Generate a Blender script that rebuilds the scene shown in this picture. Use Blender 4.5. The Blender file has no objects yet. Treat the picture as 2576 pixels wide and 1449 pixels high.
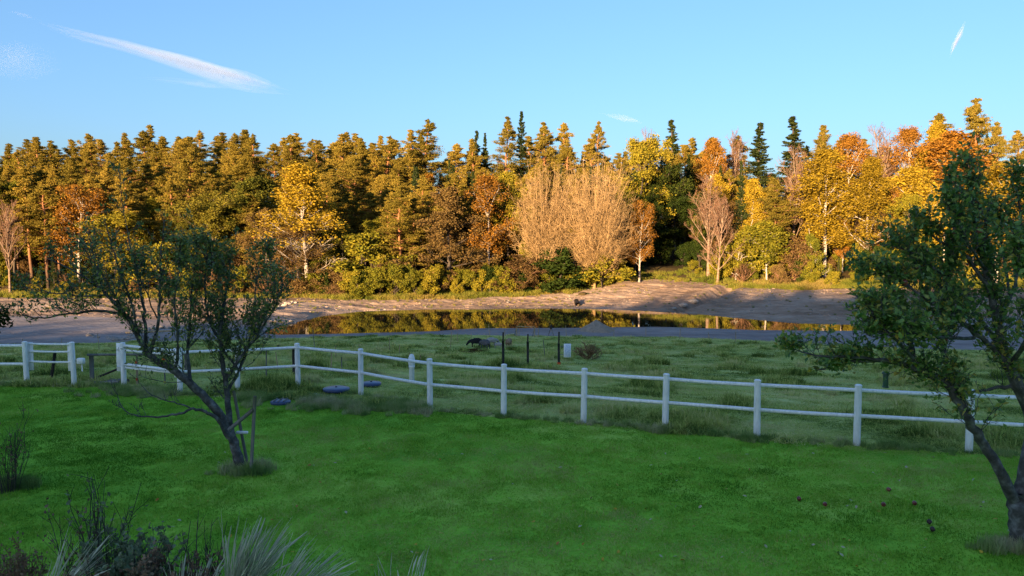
import bpy, math, random
import numpy as np
from mathutils import Vector, Matrix, Euler

# ------------------------------------------------------------------ camera, sky, sun, exposure
SC = bpy.context.scene
COL = SC.collection
CAMZ = 12.0
PITCH = math.radians(3.88)
FPX = 1983.0                      # focal length in units of a 2576 px wide frame
cam_data = bpy.data.cameras.new('camera')
cam_data.sensor_width = 36.0
cam_data.lens = 36.0 * FPX / 2576.0
cam_data.clip_start = 0.05
cam_data.clip_end = 60000.0
cam = bpy.data.objects.new('camera', cam_data)
cam.location = (0, 0, CAMZ)
cam.rotation_euler = (math.pi / 2 - PITCH, 0, 0)
COL.objects.link(cam)
SC.camera = cam

SUN_AZ = math.radians(28.0)       # light travels forward and to the right
SUN_EL = math.radians(7.0)
world = bpy.data.worlds.new('World')
SC.world = world
world.use_nodes = True
wn = world.node_tree
for n in list(wn.nodes):
    wn.nodes.remove(n)
w_out = wn.nodes.new('ShaderNodeOutputWorld')
w_bg = wn.nodes.new('ShaderNodeBackground')
w_sky = wn.nodes.new('ShaderNodeTexSky')
w_sky.sky_type = 'NISHITA'
w_sky.sun_disc = False
w_sky.sun_elevation = SUN_EL
w_sky.sun_rotation = math.pi + SUN_AZ
w_sky.altitude = 100.0
w_sky.air_density = 1.0
w_sky.dust_density = 1.8
w_sky.ozone_density = 4.0
w_gam = wn.nodes.new('ShaderNodeGamma')          # the whole sky's range softened evenly, as a phone camera does
w_gam.inputs['Gamma'].default_value = 0.75
w_tint = wn.nodes.new('ShaderNodeMix')
w_tint.data_type = 'RGBA'
w_tint.blend_type = 'MULTIPLY'
w_tint.inputs[0].default_value = 1.0
w_tint.inputs[7].default_value = (0.81, 0.865, 0.97, 1.0)
w_bg.inputs['Strength'].default_value = 0.096
wn.links.new(w_sky.outputs[0], w_gam.inputs['Color'])
wn.links.new(w_gam.outputs[0], w_tint.inputs[6])
wn.links.new(w_tint.outputs[2], w_bg.inputs['Color'])
wn.links.new(w_bg.outputs[0], w_out.inputs['Surface'])

sun_data = bpy.data.lights.new('sun', 'SUN')
sun_data.energy = 4.3
sun_data.angle = math.radians(0.5)
sun_data.color = (1.0, 0.67, 0.36)
sun = bpy.data.objects.new('sun', sun_data)
SUN_L = Vector((math.sin(SUN_AZ) * math.cos(SUN_EL), math.cos(SUN_AZ) * math.cos(SUN_EL), -math.sin(SUN_EL)))
sun.rotation_euler = SUN_L.to_track_quat('-Z', 'Y').to_euler()
sun.location = (-60, -80, 60)
COL.objects.link(sun)

SC.view_settings.view_transform = 'Standard'
SC.view_settings.look = 'None'
SC.view_settings.exposure = 2.44
SC.view_settings.gamma = 1.0
SC.render.engine = 'CYCLES'
SC.cycles.use_denoising = True
SC.cycles.denoiser = 'OPENIMAGEDENOISE'
SC.cycles.denoising_input_passes = 'RGB_ALBEDO_NORMAL'
SC.cycles.denoising_prefilter = 'NONE'
SC.cycles.max_bounces = 7
SC.cycles.diffuse_bounces = 4
SC.cycles.glossy_bounces = 2
SC.cycles.transmission_bounces = 4
SC.cycles.transparent_max_bounces = 160
SC.cycles.volume_bounces = 3
SC.cycles.caustics_reflective = False
SC.cycles.caustics_refractive = False

RNG = np.random.default_rng(7)
random.seed(7)

# ------------------------------------------------------------------ geometry of the view
_cp, _sp = math.cos(PITCH), math.sin(PITCH)

def ray(px, py):
    a = (px - 1288.0) / FPX
    b = -(py - 724.5) / FPX
    return np.array([a, _cp + b * _sp, -_sp + b * _cp])

def at(px, py, Y):
    d = ray(px, py)
    return np.array([0, 0, CAMZ]) + d * (Y / d[1])

# ------------------------------------------------------------------ small noise in numpy
_nz = np.random.default_rng(3)
_W = [(_nz.uniform(0, 6.28), _nz.uniform(0.7, 1.3), _nz.uniform(0, 6.28)) for _ in range(24)]

def fbm(x, y, scale=1.0, seed=0, octaves=3):
    x = np.asarray(x, float) / scale
    y = np.asarray(y, float) / scale
    out = 0.0
    amp = 1.0
    f = 1.0
    for o in range(octaves):
        for k in range(4):
            a, m, ph = _W[(seed * 5 + o * 4 + k) % 24]
            out = out + amp * 0.35 * np.sin(f * m * (math.cos(a) * x + math.sin(a) * y) * 2.2 + ph + seed)
        amp *= 0.5
        f *= 2.05
    return out

# ------------------------------------------------------------------ terrain: curves across the valley (X -> Y, z)
def curve(pts):
    xs = np.array([p[0] for p in pts], float)
    ys = np.array([p[1] for p in pts], float)
    zs = np.array([p[2] for p in pts], float)
    return xs, ys, zs

def ceval(c, x):
    return np.interp(x, c[0], c[1]), np.interp(x, c[0], c[2])

LZ = CAMZ - 4.35
K_BACK = curve([(-600, -420, 34), (-380, -420, 40), (0, -420, 40), (600, -420, 34)])
K_RIDGE = curve([(-600, -120, 24), (-240, -120, 24), (-185, -120, 24.5), (-135, -120, 29), (-85, -120, 32), (0, -120, 33), (600, -120, 30)])  # unseen ridge, its heights set to block the sun from the foreground
K_YARD = curve([(-600, -25, 9), (-60, -22, LZ + .3), (60, -22, LZ + .3), (600, -25, 9)])
K_LAWN = curve([(-600, 22.6, LZ), (-14, 22.4, LZ), (-11, 22.2, LZ), (-9.2, 21.1, LZ), (-7.6, 20.9, LZ), (-5.6, 20.6, LZ), (-3.6, 19.9, LZ), (-2.0, 19.2, LZ),
                (-.2, 18.5, LZ), (1.66, 17.9, LZ), (3.4, 17.2, LZ), (5.2, 16.5, LZ), (7.1, 15.9, LZ), (9.1, 15.4, LZ), (14, 14.4, LZ), (60, 10, LZ), (600, 10, LZ)])
K_FIELD = curve([(-600, 80, .9), (-52, 80, .75), (-40, 82, .7), (-25.6, 86, .62), (-8.4, 88.6, .7), (9.2, 86, .8), (17, 85.5, .85), (25.6, 83, .8), (32.5, 79.5, .75), (43, 77, .7), (70, 74, .8), (600, 74, 1)])
K_NEAR = curve([(-600, 100, .85), (-60, 96, .75), (-36, 94.2, .55), (-30, 94, .16), (-28, 94, 0), (-21, 95, 0), (-9.3, 97.8, 0), (-4.5, 100.8, 0), (5.7, 101, 0), (18.7, 102.4, 0), (30.6, 99, 0), (40, 98.2, 0), (50, 99, 0), (56, 101, .2), (70, 104, .8), (600, 104, 1)])
K_FAR = curve([(-600, 112, .95), (-60, 108, .8), (-36, 101, .6), (-31, 100, .15), (-29.5, 108, .02), (-28.6, 113.5, 0), (-24, 122, 0), (-14, 125.4, 0), (-5.6, 126.8, 0), (12.3, 126.8, 0), (25.3, 121.8, 0), (32, 113, 0), (38, 105.8, 0), (43, 104.2, 0), (50, 104, 0), (56, 105, .2), (70, 108, .9), (600, 108, 1)])
K_BANK = curve([(-600, 136, 1.2), (-60, 137, 1.1), (-36, 137, 1.1), (-28, 133, 1.0), (-20, 136, .95), (-10, 139, .9), (0, 141, .95), (10, 143, 1.5), (16, 147, 2.4), (21, 150, 3.1), (27, 152, 3.4), (34, 149, 3.2), (41, 144, 2.5), (52, 141, 2.2), (66, 140, 2.5), (90, 140, 2.6), (600, 140, 3)])
K_FOOT = curve([(-600, 152, 3), (-90, 152, 3), (-40, 151, 2.6), (-20, 152, 2.6), (0, 154, 2.6), (20, 160, 5.2), (30, 161, 5.4), (40, 158, 4.8), (60, 153, 4.4), (90, 152, 5), (600, 152, 5)])
K_HILL = curve([(-600, 235, 16), (-150, 232, 18), (-90, 232, 20.5), (-50, 232, 20), (-20, 232, 18), (10, 232, 15), (30, 232, 13.5), (60, 232, 14), (90, 232, 15.5), (140, 232, 15), (600, 235, 12)])
K_OVER = curve([(-600, 420, 6), (0, 420, 2), (600, 420, 4)])
K_HORIZON = curve([(-600, 9000, -30), (0, 9000, -30), (600, 9000, -30)])
CURVES = [K_BACK, K_RIDGE, K_YARD, K_LAWN, K_FIELD, K_NEAR, K_FAR, K_BANK, K_FOOT, K_HILL, K_OVER, K_HORIZON]

def prof(k, t):
    if k == 3:                                  # pasture: falls away, flattens at the foot
        return np.where(t < .03, t * .35, .0105 + (1.0 - .0105) * (1 - (1 - np.clip((t - .03) / .97, 0, 1)) ** 1.13))
    if k == 0 or k == 1:
        return t * t * (3 - 2 * t)
    if k == 6:
        return .35 * t + .65 * t ** 2.2
    if k in (8, 9):
        return t * t * (3 - 2 * t) * .5 + t * .5
    return t

def relief(k, t, x, y):
    e = np.sin(np.clip(t, 0, 1) * math.pi)
    if k == 2:
        return fbm(x, y, 3.0, 1) * .035 * np.minimum(1, e * 3) + fbm(x, y, 9.0, 4) * .04 * e
    if k == 3:
        return np.minimum(1, e * 4) * (fbm(x, y, 1.3, 2) * .05 + fbm(x, y, 7.0, 1) * .13)
    if k == 4:
        return e * (fbm(x, y, 2.0, 3) * .06 + fbm(x, y, 7, 2) * .09)
    if k == 5:
        return -e * 1.1 * np.clip((x + 31) / 3, 0, 1) * np.clip((57 - x) / 3, 0, 1)
    if k == 6:
        ax, ay, bx, by = 24.5, 121.0, 41.5, 145.5           # gully down the sandy slope
        u = np.clip(((x - ax) * (bx - ax) + (y - ay) * (by - ay)) / ((bx - ax) ** 2 + (by - ay) ** 2), 0, 1)
        dist = np.hypot(x - ax - u * (bx - ax), y - ay - u * (by - ay))
        gully = -.85 * np.exp(-(dist / 1.05) ** 2) * np.minimum(1, e * 5) + .28 * np.exp(-((dist - 2.1) / .9) ** 2) * np.minimum(1, e * 4)
        ledge = .12 * np.tanh(6 * np.sin(y * .9 + fbm(x, y, 6.0, 1) * 1.6))
        return np.minimum(1, e * 2) * (fbm(x, y, .7, 4) * .06 + fbm(x, y, 1.9, 2) * .09 + fbm(x, y, 8.0, 5) * .13 + ledge * .6) + gully
    if k in (7, 8):
        return e * (fbm(x, y, 4.0, 3) * .2 + fbm(x, y, 16.0, 5) * .5)
    if k in (0, 1, 9):
        return e * fbm(x, y, 30.0, 2) * .9
    return 0 * x

def zfun(x, y):
    x = np.atleast_1d(np.asarray(x, float))
    y = np.atleast_1d(np.asarray(y, float))
    x, y = np.broadcast_arrays(x, y)
    z = np.zeros(x.shape)
    for k in range(len(CURVES) - 1):
        y0, z0 = ceval(CURVES[k], x)
        y1, z1 = ceval(CURVES[k + 1], x)
        m = (y >= y0) & (y <= y1) if k else (y <= y1)
        t = np.clip((y - y0) / np.maximum(y1 - y0, 1e-6), 0, 1)
        zz = z0 + (z1 - z0) * prof(k, t) + relief(k, t, x, y)
        z = np.where(m, zz, z)
    return z

def gz(x, y):
    return float(zfun(x, y)[0])

def hit(px, py, ymax=400.0):
    """the ground point seen at a picture position, found by walking along the view ray over the terrain"""
    d = ray(px, py)
    d = d / d[1]
    ys = np.concatenate([np.linspace(4, 60, 1400), np.linspace(60.05, ymax, 4000)])
    p = np.array([0, 0, CAMZ])[None] + ys[:, None] * d[None]
    below = p[:, 2] < zfun(p[:, 0], p[:, 1])
    i = int(np.argmax(below)) if below.any() else len(ys) - 1
    x, y = p[i, 0], p[i, 1]
    return np.array([x, y, gz(x, y)])

# ------------------------------------------------------------------ mesh helpers
def mesh_quads(name, V, Q, smooth=False):
    me = bpy.data.meshes.new(name)
    V = np.ascontiguousarray(V, dtype=np.float32).reshape(-1, 3)
    Q = np.ascontiguousarray(Q, dtype=np.int32)
    w = Q.shape[1]
    me.vertices.add(len(V))
    me.vertices.foreach_set('co', V.ravel())
    me.loops.add(Q.size)
    me.loops.foreach_set('vertex_index', Q.ravel())
    me.polygons.add(len(Q))
    me.polygons.foreach_set('loop_start', np.arange(0, Q.size, w, dtype=np.int32))
    me.polygons.foreach_set('loop_total', np.full(len(Q), w, dtype=np.int32))
    if smooth:
        me.polygons.foreach_set('use_smooth', np.ones(len(Q), dtype=bool))
    me.update(calc_edges=True)
    return me

class MB:
    """collects quad pieces into one mesh"""
    def __init__(self):
        self.V = []; self.Q = []; self.n = 0
    def add(self, V, Q):
        V = np.asarray(V, float).reshape(-1, 3)
        self.V.append(V); self.Q.append(np.asarray(Q, int) + self.n); self.n += len(V)
        return self
    def mesh(self, name, smooth=False):
        return mesh_quads(name, np.concatenate(self.V), np.concatenate(self.Q), smooth)

def norm(v):
    return v / np.maximum(np.linalg.norm(v, axis=-1, keepdims=True), 1e-9)

def tubes(P, R, sides=5, cap=False):
    """P (T,K,3) polylines, R (T,K) radii -> verts, quads"""
    P = np.asarray(P, float); R = np.asarray(R, float)
    T, K = P.shape[:2]
    tang = norm(np.gradient(P, axis=1))
    ref = np.where(np.abs(tang[..., 2:3]) > .9, np.array([1.0, 0, 0]), np.array([0, 0, 1.0]))
    u = norm(np.cross(tang, ref)); v = np.cross(tang, u)
    a = np.arange(sides) * 2 * math.pi / sides
    ring = P[:, :, None] + R[:, :, None, None] * (np.cos(a)[None, None, :, None] * u[:, :, None] + np.sin(a)[None, None, :, None] * v[:, :, None])
    V = ring.reshape(-1, 3)
    t = np.arange(T)[:, None, None] * (K * sides); k = np.arange(K - 1)[None, :, None] * sides; s = np.arange(sides)[None, None, :]
    s2 = (s + 1) % sides
    Q = np.stack([t + k + s, t + k + s2, t + k + sides + s2, t + k + sides + s], -1).reshape(-1, 4)
    if cap:
        n = len(V)
        ends = []
        VV = [V]
        for q in range(T):
            for e, kk in ((0, 0), (1, K - 1)):
                VV.append(P[q, kk][None]); base = q * K * sides + kk * sides
                for i in range(0, sides):
                    j = (i + 1) % sides
                    ends.append([n, base + i, base + j, base + j] if e == 0 else [n, base + j, base + i, base + i])
                n += 1
        V = np.concatenate(VV)
        # degenerate quads become triangles: split every cap into a fan of kite quads instead
        kites = []
        for q in range(T):
            for e, kk in ((0, 0), (1, K - 1)):
                c = T * K * sides + q * 2 + e; base = q * K * sides + kk * sides
                i = 0
                while i < sides:
                    j = (i + 1) % sides; l = (i + 2) % sides
                    if i + 1 < sides:
                        kites.append([c, base + l, base + j, base + i] if e else [c, base + i, base + j, base + l])
                    i += 2
        Q = np.concatenate([Q, np.array(kites)])
    return V, Q

def smooth_path(pts, n):
    """Catmull-Rom through (x,y,z,r) rows, n samples"""
    p = np.asarray(pts, float)
    p = np.vstack([2 * p[0] - p[1], p, 2 * p[-1] - p[-2]])
    m = len(p) - 3
    out = []
    for s in np.linspace(0, m - 1e-6, n):
        i = int(s); t = s - i
        a, b, c, d = p[i], p[i + 1], p[i + 2], p[i + 3]
        out.append(.5 * ((2 * b) + (-a + c) * t + (2 * a - 5 * b + 4 * c - d) * t * t + (-a + 3 * b - 3 * c + d) * t ** 3))
    return np.array(out)

def grow(S, D, L, K, up, wob, rng):
    """polylines from starts S, directions D, lengths L; 'up' bends them upwards"""
    T = len(S); P = np.zeros((T, K, 3)); P[:, 0] = S
    d = norm(D.copy()); step = (L / (K - 1))[:, None]
    for k in range(1, K):
        d = norm(d + np.array([0, 0, 1.0]) * up + rng.normal(0, wob, (T, 3)))
        P[:, k] = P[:, k - 1] + d * step
    return P

def spawn(P, L, n, s0, s1, ang, lenf, rng, upb=0.0):
    T, K = P.shape[:2]
    idx = np.repeat(np.arange(T), n)
    s = rng.uniform(s0, s1, len(idx)); f = s * (K - 1)
    i = np.minimum(f.astype(int), K - 2); t = (f - i)[:, None]
    a = P[idx, i]; b = P[idx, i + 1]
    S = a * (1 - t) + b * t
    tg = norm(b - a)
    pr = norm(np.cross(tg, rng.normal(0, 1, tg.shape)))
    an = np.radians(ang) * rng.uniform(.6, 1.3, (len(idx), 1))
    D = np.cos(an) * tg + np.sin(an) * pr + np.array([0, 0, upb])
    return S, norm(D), L[idx] * lenf * (1 - .45 * s) * rng.uniform(.65, 1.35, len(idx)), idx, s

def leaf_quads(C, size, rng, w=.42, up=0.0, along=None, fold=.12):
    """one kite-shaped leaf per centre; 'along' biases the leaf axis"""
    N = len(C)
    a = rng.normal(0, 1, (N, 3))
    if along is not None:
        a = a * .55 + along
    a = norm(a)
    r = rng.normal(0, 1, (N, 3)); r[:, 2] += up
    b = norm(np.cross(a, r)); nrm = np.cross(a, b)
    s = (size * rng.uniform(.65, 1.35, N))[:, None]
    V = np.stack([C - a * s * .5, C + b * s * w - nrm * s * fold, C + a * s * .5, C - b * s * w - nrm * s * fold], 1)
    Q = np.arange(N * 4).reshape(N, 4)
    return V.reshape(-1, 3), Q

# ------------------------------------------------------------------ materials
def new_mat(name):
    m = bpy.data.materials.new(name); m.use_nodes = True
    nt = m.node_tree
    for n in list(nt.nodes):
        nt.nodes.remove(n)
    return m, nt, nt.nodes.new('ShaderNodeOutputMaterial')

def ramp(nt, fac, cols):
    r = nt.nodes.new('ShaderNodeValToRGB')
    el = r.color_ramp.elements
    while len(el) < len(cols):
        el.new(.5)
    for i, c in enumerate(cols):
        pos = c[3] if len(c) > 3 else i / max(1, len(cols) - 1)
        el[i].position = pos; el[i].color = (c[0], c[1], c[2], 1)
    nt.links.new(fac, r.inputs[0])
    return r.outputs[0]

def noise(nt, vec, scale, detail=3, rough=.55):
    n = nt.nodes.new('ShaderNodeTexNoise')
    n.inputs['Scale'].default_value = scale; n.inputs['Detail'].default_value = detail; n.inputs['Roughness'].default_value = rough
    if vec is not None:
        nt.links.new(vec, n.inputs['Vector'])
    return n.outputs[0]

def math_node(nt, op, a, b=None, c=None, clamp=False):
    n = nt.nodes.new('ShaderNodeMath'); n.operation = op; n.use_clamp = clamp
    for i, v in enumerate((a, b, c)):
        if v is None:
            continue
        if isinstance(v, (int, float)):
            n.inputs[i].default_value = v
        else:
            nt.links.new(v, n.inputs[i])
    return n.outputs[0]

def mixc(nt, fac, a, b, mode='MIX'):
    n = nt.nodes.new('ShaderNodeMix'); n.data_type = 'RGBA'; n.blend_type = mode
    for s, v in ((n.inputs[0], fac), (n.inputs[6], a), (n.inputs[7], b)):
        if isinstance(v, (int, float)):
            s.default_value = v
        elif isinstance(v, tuple):
            s.default_value = (v[0], v[1], v[2], 1)
        else:
            nt.links.new(v, s)
    return n.outputs[2]

def position(nt):
    return nt.nodes.new('ShaderNodeNewGeometry').outputs['Position']

def objcoord(nt):
    return nt.nodes.new('ShaderNodeTexCoord').outputs['Object']

def scaled(nt, vec, s):
    n = nt.nodes.new('ShaderNodeMapping'); n.inputs['Scale'].default_value = s
    nt.links.new(vec, n.inputs['Vector'])
    return n.outputs[0]

def bump(nt, h, strength=.3, dist=.05):
    n = nt.nodes.new('ShaderNodeBump'); n.inputs['Strength'].default_value = strength; n.inputs['Distance'].default_value = dist
    nt.links.new(h, n.inputs['Height'])
    return n.outputs[0]

def principled(nt, out, col, rough=.8, spec=.2, normal=None):
    p = nt.nodes.new('ShaderNodeBsdfPrincipled')
    if isinstance(col, tuple):
        p.inputs['Base Color'].default_value = (col[0], col[1], col[2], 1)
    else:
        nt.links.new(col, p.inputs['Base Color'])
    p.inputs['Roughness'].default_value = rough
    p.inputs['Specular IOR Level'].default_value = spec
    if normal is not None:
        nt.links.new(normal, p.inputs['Normal'])
    nt.links.new(p.outputs[0], out.inputs['Surface'])
    return p

def foliage(name, cols, transl=.25, island=.5, nscale=.7, gloss=0.0, obj=.35):
    """leaf colour from a ramp: every leaf, every clump and every tree a little different"""
    m, nt, out = new_mat(name)
    g = nt.nodes.new('ShaderNodeNewGeometry')
    oi = nt.nodes.new('ShaderNodeObjectInfo')
    nz = noise(nt, g.outputs['Position'], nscale, 2)
    f = math_node(nt, 'MULTIPLY', g.outputs['Random Per Island'], island)
    f = math_node(nt, 'MULTIPLY_ADD', oi.outputs['Random'], obj, f)
    f = math_node(nt, 'MULTIPLY_ADD', math_node(nt, 'SUBTRACT', nz, .5), 1.1, f)
    f = math_node(nt, 'ADD', f, .5 - (island + obj) / 2, clamp=True)
    c = ramp(nt, f, cols)
    if gloss:
        d = nt.nodes.new('ShaderNodeBsdfPrincipled')
        d.inputs['Roughness'].default_value = .45; d.inputs['Specular IOR Level'].default_value = gloss
        nt.links.new(c, d.inputs['Base Color'])
    else:
        d = nt.nodes.new('ShaderNodeBsdfDiffuse'); nt.links.new(c, d.inputs['Color'])
    if transl:
        t = nt.nodes.new('ShaderNodeBsdfTranslucent'); nt.links.new(c, t.inputs['Color'])
        mx = nt.nodes.new('ShaderNodeMixShader'); mx.inputs[0].default_value = transl
        nt.links.new(d.outputs[0], mx.inputs[1]); nt.links.new(t.outputs[0], mx.inputs[2])
        nt.links.new(mx.outputs[0], out.inputs['Surface'])
    else:
        nt.links.new(d.outputs[0], out.inputs['Surface'])
    return m

def grainy(name, cols, scale=4.0, rough=.85, spec=.15, bstr=.3, bdist=.03, coords='object', stretch=(1, 1, 1), detail=4):
    m, nt, out = new_mat(name)
    v = objcoord(nt) if coords == 'object' else position(nt)
    v = scaled(nt, v, stretch)
    nz = noise(nt, v, scale, detail)
    c = ramp(nt, math_node(nt, 'MULTIPLY_ADD', math_node(nt, 'SUBTRACT', nz, .5), 2.0, .5, clamp=True), cols)
    principled(nt, out, c, rough, spec, bump(nt, noise(nt, v, scale * 3, 3), bstr, bdist) if bstr else None)
    return m

M = {}
M['pine'] = foliage('pine_needles', [(.085, .075, .014), (.195, .15, .026), (.32, .225, .04)], .2, obj=.55)
M['spruce'] = foliage('spruce_needles', [(.016, .027, .010), (.030, .044, .014), (.055, .065, .018)], .08)
M['olive'] = foliage('olive_leaves', [(.055, .065, .012), (.12, .115, .018), (.20, .165, .024)], .2, obj=.6)
M['yellowgreen'] = foliage('yellow_green_leaves', [(.08, .095, .014), (.17, .16, .018), (.28, .22, .025)], .22, obj=.6)
M['yellow'] = foliage('golden_birch_leaves', [(.14, .10, .012), (.27, .185, .018), (.42, .295, .03)], .22, obj=.6)
M['orange'] = foliage('orange_leaves', [(.12, .06, .014), (.24, .115, .02), (.34, .16, .025)], .2, obj=.6)
M['brown'] = foliage('dry_brown_leaves', [(.07, .042, .018), (.13, .085, .03), (.19, .13, .045)], .15, obj=.6)
M['deepgreen_and_shaded'] = foliage('deep_green_and_shaded_leaves', [(.012, .024, .006), (.03, .048, .010), (.06, .07, .014)], .15)  # own colour of the dark bushes; also stands for shade on some oaks
M['twig'] = grainy('pale_twigs', [(.17, .115, .055), (.31, .205, .095), (.43, .295, .15)], .6, .9, .1, 0)
M['redtwig'] = grainy('reddish_twigs', [(.13, .07, .042), (.21, .115, .07), (.29, .17, .11)], .6, .9, .1, 0)
M['bark'] = grainy('grey_brown_bark', [(.035, .028, .022), (.075, .06, .048), (.12, .10, .085)], 3, .95, .1, .6, .04, stretch=(1, 1, .25))
M['whitebark'] = grainy('white_birch_bark', [(.05, .04, .035, .0), (.30, .26, .22, .35), (.52, .47, .41, 1)], 1.5, .8, .2, .2, .02, stretch=(1, 1, 2.5))
M['palebark'] = grainy('greyish_birch_bark', [(.05, .035, .028, .0), (.17, .115, .08, .35), (.30, .22, .16, 1)], 1.5, .85, .1, .2, .02, stretch=(1, 1, 2.5))
M['applebark'] = grainy('lichen_apple_bark', [(.03, .028, .026), (.08, .077, .072), (.20, .205, .20)], 9, .9, .2, .8, .02)

def pine_bark():
    m, nt, out = new_mat('pine_bark')
    v = objcoord(nt)
    sep = nt.nodes.new('ShaderNodeSeparateXYZ'); nt.links.new(v, sep.inputs[0])
    z = math_node(nt, 'MULTIPLY_ADD', sep.outputs[2], .07, math_node(nt, 'MULTIPLY', noise(nt, v, 1.2), .35))
    c = ramp(nt, z, [(.055, .042, .032, .15), (.12, .07, .045, .45), (.27, .125, .06, .7)])
    principled(nt, out, c, .9, .1, bump(nt, noise(nt, scaled(nt, v, (1, 1, .3)), 6), .6, .05))
    return m
M['pinebark'] = pine_bark()

# ------------------------------------------------------------------ object helpers
def link(name, data, mat=None, parent=None, loc=None):
    o = bpy.data.objects.new(name, data)
    if mat is not None and data is not None and not data.materials:
        data.materials.append(mat)
    COL.objects.link(o)
    if parent is not None:
        o.parent = parent
    if loc is not None:
        o.location = loc
    return o

def tag(o, label=None, cat=None, group=None, kind=None):
    if label: o['label'] = label
    if cat: o['category'] = cat
    if group: o['group'] = group
    if kind: o['kind'] = kind
    return o

def thing(name, label, cat, loc=(0, 0, 0), rotz=0.0, group=None):
    o = bpy.data.objects.new(name, None)
    o.empty_display_size = .2
    COL.objects.link(o)
    o.location = loc; o.rotation_euler = (0, 0, rotz)
    return tag(o, label, cat, group)

def copy_tree(root, loc, rotz=None, scale=None):
    r = root.copy(); COL.objects.link(r); r.location = loc
    if rotz is not None: r.rotation_euler = (0, 0, rotz)
    if scale is not None: r.scale = scale
    for ch in root.children:
        c = ch.copy(); COL.objects.link(c); c.parent = r
        for g in ch.children:
            d = g.copy(); COL.objects.link(d); d.parent = c
    return r

def scatter(name, pts, rots, scales, idx, protos, kind='stuff'):
    """one object that draws many alike pieces (grass): points carry turn, size and variant"""
    me = bpy.data.meshes.new(name)
    me.vertices.add(len(pts)); me.vertices.foreach_set('co', np.ascontiguousarray(pts, np.float32).ravel())
    a = me.attributes.new('turn', 'FLOAT_VECTOR', 'POINT'); a.data.foreach_set('vector', np.ascontiguousarray(rots, np.float32).ravel())
    a = me.attributes.new('size', 'FLOAT_VECTOR', 'POINT'); a.data.foreach_set('vector', np.ascontiguousarray(scales, np.float32).ravel())
    a = me.attributes.new('variant', 'INT', 'POINT'); a.data.foreach_set('value', np.ascontiguousarray(idx, np.int32).ravel())
    me.update()
    o = link(name, me)
    ng = bpy.data.node_groups.new(name + '_nodes', 'GeometryNodeTree')
    ng.interface.new_socket('Geometry', in_out='INPUT', socket_type='NodeSocketGeometry')
    ng.interface.new_socket('Geometry', in_out='OUTPUT', socket_type='NodeSocketGeometry')
    gi = ng.nodes.new('NodeGroupInput'); go = ng.nodes.new('NodeGroupOutput')
    join = ng.nodes.new('GeometryNodeJoinGeometry')
    for p in reversed(protos):
        ob = bpy.data.objects.new(p.name, p)
        oi = ng.nodes.new('GeometryNodeObjectInfo'); oi.inputs['Object'].default_value = ob; oi.inputs['As Instance'].default_value = False
        g2i = ng.nodes.new('GeometryNodeGeometryToInstance')
        ng.links.new(oi.outputs['Geometry'], g2i.inputs[0]); ng.links.new(g2i.outputs[0], join.inputs[0])
    iop = ng.nodes.new('GeometryNodeInstanceOnPoints')
    iop.inputs['Pick Instance'].default_value = True
    ng.links.new(gi.outputs[0], iop.inputs['Points']); ng.links.new(join.outputs[0], iop.inputs['Instance'])
    for nm, ty, sock in (('turn', 'FLOAT_VECTOR', 'Rotation'), ('size', 'FLOAT_VECTOR', 'Scale'), ('variant', 'INT', 'Instance Index')):
        na = ng.nodes.new('GeometryNodeInputNamedAttribute'); na.data_type = ty; na.inputs['Name'].default_value = nm
        ng.links.new(na.outputs['Attribute'], iop.inputs[sock])
    ng.links.new(iop.outputs[0], go.inputs[0])
    md = o.modifiers.new('scatter', 'NODES'); md.node_group = ng
    return tag(o, kind=kind)

# ------------------------------------------------------------------ ground sheets
def sheet_mat(name, cols, scales, rough=.95, bstr=.4, bdist=.06, stretch=(1, 1, 1)):
    m, nt, out = new_mat(name)
    v = scaled(nt, position(nt), stretch)
    a = noise(nt, v, scales[0], 4); b = noise(nt, v, scales[1], 5); c3 = noise(nt, v, scales[2], 3)
    f = math_node(nt, 'MULTIPLY_ADD', math_node(nt, 'SUBTRACT', a, .5), 1.5, .5)
    f = math_node(nt, 'MULTIPLY_ADD', math_node(nt, 'SUBTRACT', b, .5), 1.0, f)
    f = math_node(nt, 'MULTIPLY_ADD', math_node(nt, 'SUBTRACT', c3, .5), .5, f, clamp=True)
    hgt = math_node(nt, 'ADD', b, math_node(nt, 'MULTIPLY', c3, .5))
    principled(nt, out, ramp(nt, f, cols), rough, .1, bump(nt, hgt, bstr, bdist))
    return m

M['lawn'] = sheet_mat('lawn_soil_and_moss', [(.10, .28, .02), (.22, .46, .035), (.36, .49, .08)], (.25, 1.6, 14))
M['field'] = sheet_mat('pasture_turf', [(.17, .23, .05), (.39, .44, .12), (.54, .50, .2)], (.12, .7, 5))
M['sand'] = sheet_mat('bare_sandy_soil', [(.13, .085, .055), (.29, .205, .145), (.44, .345, .27)], (.11, .8, 4.5), bstr=.9, bdist=.2, stretch=(.45, 1, 1))
M['soil'] = sheet_mat('grey_bare_soil', [(.12, .10, .095), (.24, .21, .195), (.36, .32, .30)], (.12, .9, 4.5), bstr=.9, bdist=.15, stretch=(.5, 1, 1))
M['duff'] = sheet_mat('forest_floor_litter', [(.03, .028, .012), (.07, .05, .02), (.12, .08, .03)], (.1, .6, 3))
M['rear'] = sheet_mat('rough_hill_grass', [(.02, .03, .01), (.04, .05, .02), (.06, .06, .03)], (.05, .3, 2))

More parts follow.
